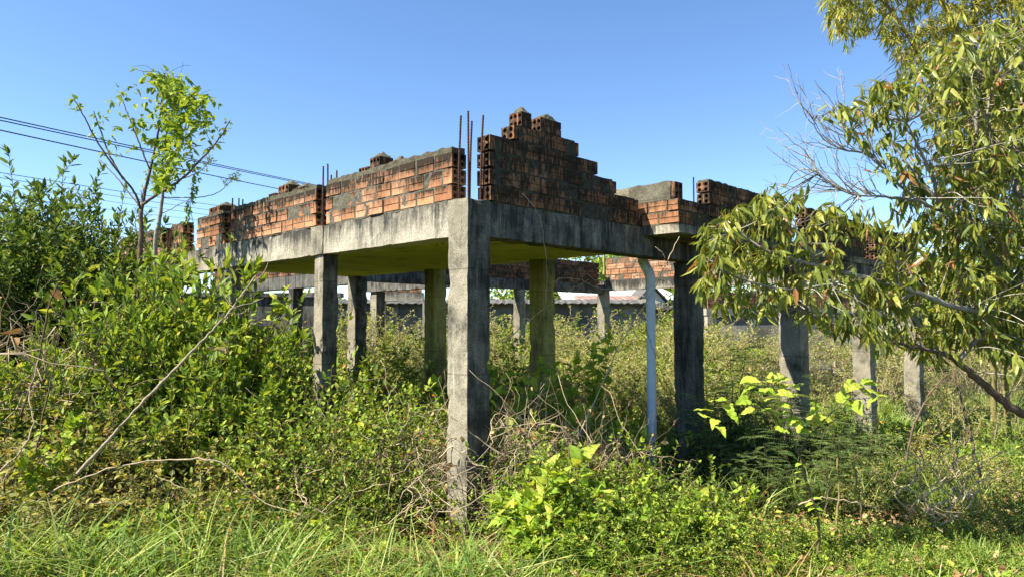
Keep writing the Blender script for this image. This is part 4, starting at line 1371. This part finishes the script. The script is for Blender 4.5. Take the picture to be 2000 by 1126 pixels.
bag, st = LeafBag(), G()
rs = np.random.default_rng(3)
for i in range(250):      # the vine clump hung over the top of the sapling
    u = rs.random()
    py = 145 + 225 * u
    c = 322 + 22 * math.sin(u * 3.2) + (6 if u < .5 else -6)
    w = 12 + 40 * math.sin(min(u * 1.25 + .1, 1.) * math.pi) * (1 - .25 * u)
    if u > .62 and rs.random() < .45:
        continue
    cluster(bag, N1, c + w * np.clip(rs.normal() * .75, -1.7, 1.7), py, 7.6 + .22 * rs.normal(), o, 4, .085, .48, 'ovate', .35, .25, .95, None, .22, .035)
for q in [(300, 142), (262, 135), (355, 150), (318, 138), (372, 185), (388, 210), (398, 240)]:
    cluster(bag, N1, *q, 7.6, o, 3, .06, .5, 'ovate', .2, .3, .9, st, .12, .04)
for q in [(144, 195), (150, 215), (160, 205), (138, 208), (186, 225), (190, 240), (205, 232), (180, 262), (235, 185), (242, 195), (222, 200), (215, 215), (250, 225), (225, 250), (218, 268), (240, 255), (215, 298), (448, 240), (440, 252), (430, 262), (425, 280), (408, 292), (250, 172), (232, 172), (205, 300), (222, 282), (268, 240), (280, 260), (262, 290), (245, 300)]:
    cluster(bag, N1, *q, 7.5, o, 3, .075, .55, 'ovate', .25, .3, .9, None, .10, .05)
for i in range(34):       # one strand of the vine trails down to the right
    u = i / 33
    cluster(bag, N1 if u < .3 else N2, 374 + 9 * math.sin(u * 5) + 3 * rs.normal(), 305 + 128 * u, 7.5, o, 2, .06, .5, 'ovate', .5, .2, .8, None, .07, .05)
strand = smooth(W2((362, 270, 7.5), (378, 310, 7.5), (380, 350, 7.5), (372, 400, 7.5), (378, 438, 7.5)), 20) - o
gs = G()
tube(gs, strand, .003, .4, sides=4)
part('hanging_tendril', (gs, [MATS['stem']]), sap)
for q in ((262, 130, 300, 140), (318, 128, 322, 150), (372, 128, 330, 142), (355, 122, 352, 145), (412, 176, 372, 200), (262, 170, 235, 185)):
    tube(st, smooth(W2((q[2], q[3], 7.6), ((q[0] + q[2]) / 2 + 4, (q[1] + q[3]) / 2 - 6, 7.6), (q[0], q[1], 7.6)), 10) - o, .0022, .3, sides=3)
g = G()
bag.write(g)
part('vine_foliage', (g, [MATS['leaf']]), sap)
part('vine_stem', (st, [MATS['stem']]), sap)
bag, st = LeafBag(), G()
o2 = np.array(sap2.location)
for q in [(455, 345), (462, 350), (450, 352), (466, 342), (440, 360), (412, 305), (404, 315), (415, 318), (400, 325), (285, 345), (292, 350), (300, 345), (280, 355), (306, 352), (290, 338), (314, 350), (302, 335), (286, 362), (330, 300), (345, 320)]:
    for k in range(3):
        cluster(bag, N2, q[0] + 5 * rs.normal(), q[1] + 4 * rs.normal(), 7.9, o2, 4, .032, .4, 'ovate', .1, .5, .95, None, .08, .016)
g = G()
bag.write(g)
part('foliage', (g, [MATS['leaf_lime']]), sap2)

# big drooping-leaved tree reaching in from the right
base = np.array([4.35, 5.15, -.1])
tree = thing('drooping_leaf_tree', 'large spreading tree at right with long drooping leaves and pale bare twigs', 'tree', (base[0], base[1], 0))
lim = [([base, np.array([4.3, 5.15, .5]), np.array([4.1, 5.15, 1.0])] + W2((2080, 610, 5.2), (1995, 555, 5.2), (1955, 530, 5.2), (1905, 458, 5.2)), .085, .032),
       (W2((1905, 458, 5.2), (1882, 400, 5.15), (1886, 340, 5.1), (1905, 280, 5.1), (1908, 200, 5.1), (1915, 120, 5.1)), .024, .008),
       (W2((1925, 480, 5.2), (1870, 435, 5.0), (1838, 400, 4.9), (1822, 350, 4.85), (1800, 300, 4.8), (1770, 240, 4.8)), .022, .006),
       (W2((1860, 420, 5.0), (1800, 395, 4.9), (1745, 350, 4.8), (1700, 300, 4.75), (1660, 262, 4.7)), .013, .004),
       (W2((1838, 400, 4.9), (1780, 330, 4.95), (1735, 270, 5.0), (1700, 215, 5.0)), .010, .004),
       (W2((1800, 395, 4.9), (1730, 385, 4.8), (1660, 378, 4.7), (1600, 340, 4.7), (1588, 300, 4.7)), .009, .003),
       (W2((1700, 300, 4.75), (1640, 290, 4.75), (1600, 262, 4.75), (1588, 232, 4.75)), .007, .0025),
       (W2((2000, 600, 5.2), (1940, 605, 4.9), (1870, 600, 4.75), (1790, 570, 4.65), (1700, 545, 4.6), (1600, 520, 4.55), (1500, 490, 4.5), (1440, 450, 4.5)), .026, .005),
       (W2((1700, 545, 4.6), (1620, 555, 4.5), (1540, 565, 4.45), (1450, 545, 4.4), (1400, 520, 4.4)), .011, .004),
       (W2((1790, 570, 4.65), (1700, 610, 4.7), (1600, 610, 4.7), (1500, 595, 4.7), (1420, 590, 4.7)), .011, .004),
       ([base + [-.1, 0, .9]] + W2((2090, 830, 5.1), (1990, 800, 5.0), (1925, 755, 4.95), (1870, 705, 4.9), (1840, 690, 4.9), (1760, 672, 4.85), (1680, 660, 4.8)), .040, .006, 'bark_brown'),
       (W2((1870, 705, 4.9), (1900, 670, 4.9), (1930, 640, 5.0), (1960, 600, 5.1)), .018, .012),
       (W2((2060, 560, 5.2), (2010, 450, 5.3), (1985, 350, 5.3), (1990, 250, 5.4), (2000, 160, 5.4)), .045, .012),
       (W2((1990, 340, 5.3), (1950, 290, 5.0), (1930, 230, 4.9), (1940, 160, 4.9)), .014, .005),
       (W2((1600, 520, 4.55), (1570, 470, 4.5), (1540, 430, 4.5), (1500, 405, 4.5)), .008, .003)]
NT = limb_tree(tree, lim, 'bark')
o = np.array(tree.location)
bag, st = LeafBag(), G()
rt = np.random.default_rng(9)
poly = [(1640, 215), (1700, 170), (1770, 150), (1800, 100), (1880, 70), (1960, 40), (2090, 20), (2110, 830), (1990, 720), (1900, 690), (1820, 705), (1720, 690), (1640, 650), (1560, 620), (1450, 615), (1380, 590), (1365, 520), (1362, 450), (1400, 420), (1470, 390), (1550, 372), (1600, 400), (1680, 430), (1740, 425), (1755, 390), (1720, 330), (1660, 270)]


def inside(x, y):
    c = False
    j = len(poly) - 1
    for i in range(len(poly)):
        (xi, yi), (xj, yj) = poly[i], poly[j]
        if (yi > y) != (yj > y) and x < (xj - xi) * (y - yi) / (yj - yi) + xi:
            c = not c
        j = i
    return c


cnt = 0
while cnt < 1150:
    x, y = 1355 + 760 * rt.random(), 20 + 810 * rt.random()
    if not inside(x, y):
        continue
    if 1640 < x < 1840 and 220 < y < 440 and rt.random() < .35:
        continue
    if 1560 < x < 1720 and 440 < y < 520 and rt.random() < .4:
        continue
    if y > 590 and x < 1760 and rt.random() < .55:
        continue
    if 1530 < x < 1745 and 390 < y < 540 and rt.random() < .5:
        continue
    mid = 4.75 if x < 1750 else 5.1
    cluster(bag, NT, x, y - 8, mid + .30 * rt.normal(), o, int(3 + 4 * rt.random()), .075 + .06 * rt.random(), .29, 'lance', 1.25, 0, 1, st if rt.random() < .7 else None, .16, .035)
    cnt += 1
for q in [(1385, 470), (1378, 540), (1368, 560), (1440, 400), (1490, 385), (1550, 385), (1640, 205), (1605, 400), (1400, 590), (1460, 600)]:
    cluster(bag, NT, *q, 4.55, o, 6, .125, .28, 'lance', 1.3, .2, .9, st, .14, .03)
g = G()
bag.write(g)
part('crown', (g, [MATS['leaf_tree']]), tree)
part('twig', (st, [MATS['bark']]), tree)
st = G()
for i in range(105):       # bare pale twigs fanning out on the sky side
    k = rt.integers(0, len(NT))
    P = at(1590 + (190 if i < 45 else 400) * rt.random(), 215 + 230 * rt.random(), 4.75)
    q = NT[np.argmin(np.linalg.norm(NT - P, axis=1))]
    d = nrm(P - q + np.array([-.25, 0, .2]))
    pts = grow(q, d, .15 + .4 * rt.random(), 8, .16, .03) - o
    tube(st, pts, np.linspace(.0038, .0012, 9), rng.random() * .6 + .4, sides=4)
    for j in range(2):
        p2, T = sample(pts, np.array([.3 + .6 * rt.random()]))
        tube(st, grow(p2[0], T[0] + rt.normal(0, .6, 3), .14 * (.4 + rt.random()), 5, .2), np.linspace(.002, .0009, 6), .8, sides=3)
part('bare_twig', (st, [MATS['bark']]), tree)

# bamboo arching over the top right
base = np.array([6.6, 8.8, -.1])
bam = thing('bamboo_clump', 'tall yellow-green bamboo arching over the top right corner', 'bamboo', (base[0], base[1], 0))
o = np.array(bam.location)
NB = []
for i, tipq in enumerate([(1640, -10, 8.0), (1760, -30, 8.3), (1850, 20, 8.4), (1900, 80, 8.4), (1960, 120, 8.4), (2030, 60, 8.5), (1800, -60, 8.6), (2080, 200, 8.6), (1990, 260, 8.7)]):
    a = base + rt.normal(0, .25, 3) * [1, 1, 0]
    tip = at(*tipq)
    topp = a * .25 + tip * .75 + UP * (1.2 - .1 * i)
    P = smooth([a, a * .6 + topp * .4 + UP * .9, topp, tip], 34)
    g = G()
    tube(g, P - o, np.linspace(.04, .006, 34) * (1 + .12 * (np.arange(34) % 3 == 0)), .6, sides=8)
    part('culm', (g, [MATS['cane']], True), bam)
    NB.append(P[16:])
NB = np.vstack(NB)
bag, st = LeafBag(), G()
cnt = 0
while cnt < 1500:
    x, y = 1600 + 520 * rt.random(), -130 + 500 * rt.random()
    lim_ = 1735 + max(0, y - 60) * .45 if y > 30 else 1600
    if y <= 90 and x < 1720 and not (1610 < x < 1710 and y < 70 - (x - 1610) * .15):
        continue
    if x < lim_ and y > 90 or (x < 1740 and y > 75):
        continue
    if y > 230 and x < 1880:
        continue
    cluster(bag, NB, x, y, 8.3 + .4 * rt.normal(), o, 7, .15, .125, 'blade', .75, 0, 1, st if rt.random() < .35 else None, .28, .035)
    cnt += 1
for q in [(1605, 5), (1622, 22), (1640, 40), (1650, 62), (1660, 78), (1690, 45), (1700, 20), (1672, 60), (1630, 10), (1655, 85), (1745, 60), (1738, 95), (1752, 130), (1745, 160), (1700, 172), (1690, 165)]:
    for k in range(2):
        cluster(bag, NB, q[0] + 5 * rt.normal(), q[1] + 5 * rt.normal(), 8.1, o, 6, .12, .12, 'blade', .85, 0, .8, st if k else None, .22, .035)
for i in range(800):      # lower skirt seen through the tree
    cluster(bag, NB, 1820 + 280 * rt.random() ** .8, 180 + 450 * rt.random(), 8.9 + .3 * rt.normal(), o, 6, .13, .12, 'blade', .9, .1, 1, None, .3, .035)
g = G()
bag.write(g)
part('foliage', (g, [MATS['leaf_bamboo']]), bam)
part('twig', (st, [MATS['cane']]), bam)

# young big-leaved plant in the right foreground
base = at(1592, 1060, 4.45)
big = thing('big_leaved_sapling', 'young sapling with large bright lobed leaves before the dark hollow', 'sapling', (base[0], 4.45, 0))
o = np.array(big.location)
Y = 4.45
NG = limb_tree(big, [([np.array([base[0], Y, -.05])] + W2((1598, 1020, Y), (1578, 950, Y), (1563, 893, Y), (1556, 880, Y)), .0095, .007),
                     (W2((1560, 885, Y), (1545, 850, Y), (1524, 830, Y - .03)), .006, .003),
                     (W2((1562, 883, Y), (1572, 862, Y), (1594, 838, Y + .04), (1640, 815, Y + .05)), .006, .003),
                     (W2((1524, 830, Y), (1500, 800, Y - .05), (1450, 790, Y - .1), (1395, 795, Y - .12)), .004, .002),
                     (W2((1540, 845, Y), (1545, 800, Y), (1540, 765, Y), (1515, 742, Y)), .004, .002),
                     (W2((1594, 838, Y), (1630, 800, Y), (1665, 775, Y), (1690, 760, Y)), .004, .002)], 'stem', name='branch')
big_bag = LeafBag()
for px_, py_, sz_, dx in [(1372, 797, 1.2, -1), (1400, 780, 1., -1), (1425, 795, 1., 0), (1395, 822, 1.0, -1), (1410, 835, .9, 0), (1450, 782, 1.1, -1), (1470, 742, 1.2, 1), (1455, 758, 1., -1), (1500, 778, 1.1, 1), (1490, 762, .9, -1), (1520, 735, 1.3, 1), (1505, 800, 1., 1), (1540, 768, 1.1, 1), (1565, 768, 1.2, 1), (1530, 805, .9, -1), (1545, 820, 1.0, -1), (1520, 822, 1., -1),
                        (1580, 812, .9, -1), (1605, 790, 1.1, 1), (1598, 815, 1., -1), (1605, 828, 1.1, 1), (1640, 772, 1.1, -1), (1660, 752, 1.3, -1), (1690, 758, 1.4, 1), (1715, 768, 1.2, 1), (1672, 790, 1.3, 0), (1700, 745, .9, 1), (1530, 838, .9, 1), (1575, 840, .9, 1), (1555, 755, .8, 0), (1380, 812, 1., 1), (1435, 812, .9, 1), (1462, 800, .9, -1), (1480, 790, 1., 1), (1455, 740, .8, -1), (1530, 752, .9, -1), (1512, 765, .8, 1), (1590, 800, .9, -1), (1620, 815, .9, 1), (1560, 832, .9, -1), (1700, 780, 1., -1), (1650, 780, .9, 1), (1690, 742, .9, -1), (1535, 790, .8, 1)]:
    p = at(px_, py_, Y + .08 * rt.normal()) - o
    d = np.array([dx * .8 + .3 * rt.normal(), -.5 + .4 * rt.normal(), -.18 + .2 * rt.normal()])
    d = nrm(d)
    L = .100 * sz_
    big_bag.add(p - d * L * .5, d, nrm(UP * .8 + np.array([-.25, -.35, 0]) + rt.normal(0, .25, 3)), np.array([L]), np.array([L * .72]), np.array([.3 + .6 * rt.random()]), shape='lobed', fold=.12, curl=.3)
for i in range(22):
    t = .15 + .8 * i / 22
    k = NG[:24][min(int(t * 23), 23)] - o
    sd = 1 if i % 2 else -1
    d = nrm(np.array([sd, -.3 + .3 * rt.normal(), .05 + .2 * rt.normal()]))
    L = .055 + .02 * rt.random()
    big_bag.add(k, d, nrm(UP + rt.normal(0, .3, 3)), np.array([L]), np.array([L * .62]), np.array([.4 + .5 * rt.random()]), shape='heart')
g = G()
big_bag.write(g)
part('foliage', (g, [MATS['leaf_big']]), big)

# trees standing beyond the walls
def far_tree(label, px_, py_, Y, rad, nb=130, mat='leaf', group='trees beyond the walls', squash=.8):
    top = at(px_, py_, Y)
    h = top[2]
    t = thing('background_tree', label, 'tree', (top[0], Y, 0), 0, group)
    g = G()
    P = grow((0, 0, -.2), (0, 0, 1), h * .6, 8, .06)
    tube(g, P, np.linspace(.03 * h, .012 * h, 9), .5, sides=8)
    for i in range(7):
        a = rng.random() * 6.28
        tube(g, grow(P[4 + i % 4], (math.cos(a), math.sin(a), .8), rad * .8, 6, .15), np.linspace(.011 * h, .004 * h, 7), .5, sides=5)
    part('trunk', (g, [MATS['bark_brown']], True), t)
    g = G()
    c = np.array([0, 0, h - rad * squash])
    lobes = c + nrm(rng.normal(0, 1, (14, 3))) * rad * .62 * [1, 1, squash] * (.5 + .6 * rng.random((14, 1)))
    n = 420
    for q in lobes:
        R = rad * (.28 + .2 * rng.random())
        d = nrm(rng.normal(0, 1, (n, 3)))
        Pq = q + d * R * (.55 + .5 * rng.random((n, 1)) ** .6)
        s = (.10 + .06 * rng.random(n)) * (Y / 26)
        leaves(g, Pq, nrm(d + rng.normal(0, .6, (n, 3)) - UP * .2), nrm(d + UP * .7 + rng.normal(0, .4, (n, 3))), s * 1.8, s * .9, None, lod=4)
    part('crown', (g, [MATS[mat]]), t)


for i, (x, y, Y, r, m, lab) in enumerate([
        (1215, 493, 52, 4.2, 'leaf', 'rounded tree just topping the sunlit rear court wall'), (1100, 492, 58, 5, 'leaf_dark', 'dark tree crown showing under the slab edge left of the rear wall'),
        (1310, 510, 55, 4, 'leaf', 'tree beyond the sheds behind the black column'), (1480, 560, 34, 3.4, 'leaf', 'mid-green tree behind the long low brick parapet'),
        (1620, 520, 32, 3.6, 'leaf_dark', 'dark tree behind the drooping leaves, left of the pair beyond the grass'), (1760, 500, 30, 3.8, 'leaf', 'leafy tree beyond the grass, in the middle behind the branches'),
        (1890, 430, 28, 4.2, 'leaf_dark', 'tall dark tree at the right behind the main limb'), (2010, 380, 26, 4.5, 'leaf', 'broad tree at the right edge behind the bamboo'),
        (500, 560, 40, 3.6, 'leaf_dark', 'low dark tree seen beneath the facade beam on the left'), (60, 470, 40, 5, 'leaf_dark', 'dark tree behind the left shrubs under the cables'), (1000, 560, 46, 3.4, 'leaf', 'tree between corner column and olive column in the distance'),
        (390, 555, 36, 4, 'leaf_dark', 'dark tree behind the facade beam above the left thicket'), (620, 566, 38, 3.4, 'leaf', 'pale tree glimpsed left of the second column under the beam'), (740, 568, 44, 4, 'leaf_dark', 'tree behind the stained boundary wall, left of the olive columns'), (870, 572, 44, 3.5, 'leaf', 'tree behind the boundary wall just left of the corner column'), (1400, 565, 40, 4, 'leaf_dark', 'dark tree over the low teal wall, right of the black column')]):
    far_tree(lab, x, y, Y, r, mat=m)

# ------------------------------------------------------------------ grass and ground cover
def blades(n, xy, hmin, hmax, w, lean=.5, clump=.05):
    g = G()
    k = 3
    P0 = np.stack([xy[:, 0], xy[:, 1], np.array([ground_z(*q) for q in xy]) - .01], -1)
    a = rng.random(n) * 6.28
    d = np.stack([np.cos(a), np.sin(a), np.zeros(n)], -1)
    h = (hmin + (hmax - hmin) * rng.random(n) ** 1.5)
    ln = lean * (.3 + rng.random(n))
    sd = np.stack([-np.sin(a), np.cos(a), np.zeros(n)], -1)
    tw = rng.normal(0, .6, n)
    sd = nrm(sd * np.cos(tw)[:, None] + d * np.sin(tw)[:, None])
    ww = w * (.6 + .8 * rng.random(n))
    V = []
    for j, (t, wt) in enumerate(((0, 1.), (.4, .9), (.75, .55), (1., 0))):
        c = P0 + d * (ln * h * t ** 1.8)[:, None] + UP * (h * (t - .35 * ln * t ** 2.4))[:, None]
        if j < 3:
            V += [c - sd * (ww * wt / 2)[:, None], c + sd * (ww * wt / 2)[:, None]]
        else:
            V.append(c)
    V = np.stack(V, 1)
    off = (np.arange(n) * 7)[:, None, None]
    Q = (np.array([[0, 1, 3, 2], [2, 3, 5, 4]])[None] + off).reshape(-1, 4)
    T = (np.array([[4, 5, 6]])[None] + off).reshape(-1, 3)
    g.add(V.reshape(-1, 3), [Q, T], np.repeat(rng.random(n), 7))
    return g


def scatter(n, x0, x1, y0, y1, tuft=14, sig=.045, keep=None):
    out = []
    m = n // tuft
    c = np.stack([x0 + (x1 - x0) * rng.random(m), y0 + (y1 - y0) * rng.random(m)], -1)
    q = np.repeat(c, tuft, 0) + rng.normal(0, sig, (m * tuft, 2))
    if keep is not None:
        q = q[[keep(*p) for p in q]]
    return q


q = scatter(26000, -4.6, .3, 3.7, 5.8, 18, .05, lambda x, y: mnoise.noise(Vector((x * 1.9, y * 2.6, 0))) > -.12 and not (-.8 < x < 0 and y > 4.5))
lone('grass', (blades(len(q), q, .10, .34, .009, .9), [MATS['grass']]), 'tangled green grass across the front of the plot', 'grass', kind='stuff')
q = scatter(9000, -4.0, .9, 3.7, 5.6, 26, .06, lambda x, y: mnoise.noise(Vector((x * 1.3, y * 1.7, 8))) > -.1 and not (-.95 < x < .1 and y > 4.1))
lone('grass', (blades(len(q), q, .22, .62, .0125, 1.15), [MATS['grass']]), 'long broad-bladed tussocks arching over the front grass', 'grass', kind='stuff')
q = scatter(13000, .2, 5.2, 3.7, 5.05)
lone('grass', (blades(len(q), q, .06, .24, .008, .9), [MATS['grass']]), 'short sunlit grass along the front on the right', 'grass', kind='stuff')
q = scatter(36000, 3.2, 13, 5.3, 15, 16, .08)
lone('grass', (blades(len(q), q, .08, .28, .013, .9), [MATS['grass']]), 'rough sunny grass on the open ground under and beyond the tree', 'grass', kind='stuff')
q = scatter(30000, -7, 4, 5.6, 12, 14, .08)
lone('grass', (blades(len(q), q, .12, .5, .011, .8), [MATS['grass']]), 'rank grass among the columns of the ruin', 'grass', kind='stuff')


q = scatter(3500, -4.6, 1.6, 3.7, 5.6, 12, .07, lambda x, y: mnoise.noise(Vector((x * 1.6, y * 2.1, 4))) > -.05)
lone('dry_grass', (blades(len(q), q, .18, .55, .008, 2.1), [MATS['leaf_dry']]), 'matted straw lying through the front grass', 'grass', kind='stuff')


def cover(n, x0, x1, y0, y1, s, zmax, mat, label, name='ground_cover'):
    g = G()
    P = np.stack([x0 + (x1 - x0) * rng.random(n), y0 + (y1 - y0) * rng.random(n), np.zeros(n)], -1)
    P[:, 2] = [ground_z(a, b) for a, b, _ in P] + zmax * rng.random(n) ** 1.4 * np.array([.35 + .65 * abs(mnoise.noise(Vector((a * 1.7, b * 1.7, 3)))) * 1.6 for a, b, _ in P])
    D = nrm(rng.normal(0, 1, (n, 3)) * [1, 1, .45])
    L = s * (.5 + rng.random(n))
    leaves(g, P, D, nrm(UP + rng.normal(0, .5, (n, 3))), L, L * .55, None)
    lone(name, (g, [MATS[mat]]), label, 'ground cover', kind='stuff')


cover(30000, -5.5, 1.5, 3.8, 7.0, .042, .26, 'leaf', 'carpet of creeping leaves over the left front ground')
cover(17000, .6, 5.2, 3.8, 5.4, .042, .16, 'leaf', 'carpet of creeping leaves over the right front ground')
cover(20000, -7, 5.5, 6.4, 12, .055, .42, 'leaf', 'low leafy cover on the ground among the columns')
cover(9000, -4.5, 4.2, 3.9, 6.0, .045, .22, 'leaf_dry', 'fallen brown leaves caught in the undergrowth', 'leaf_litter')
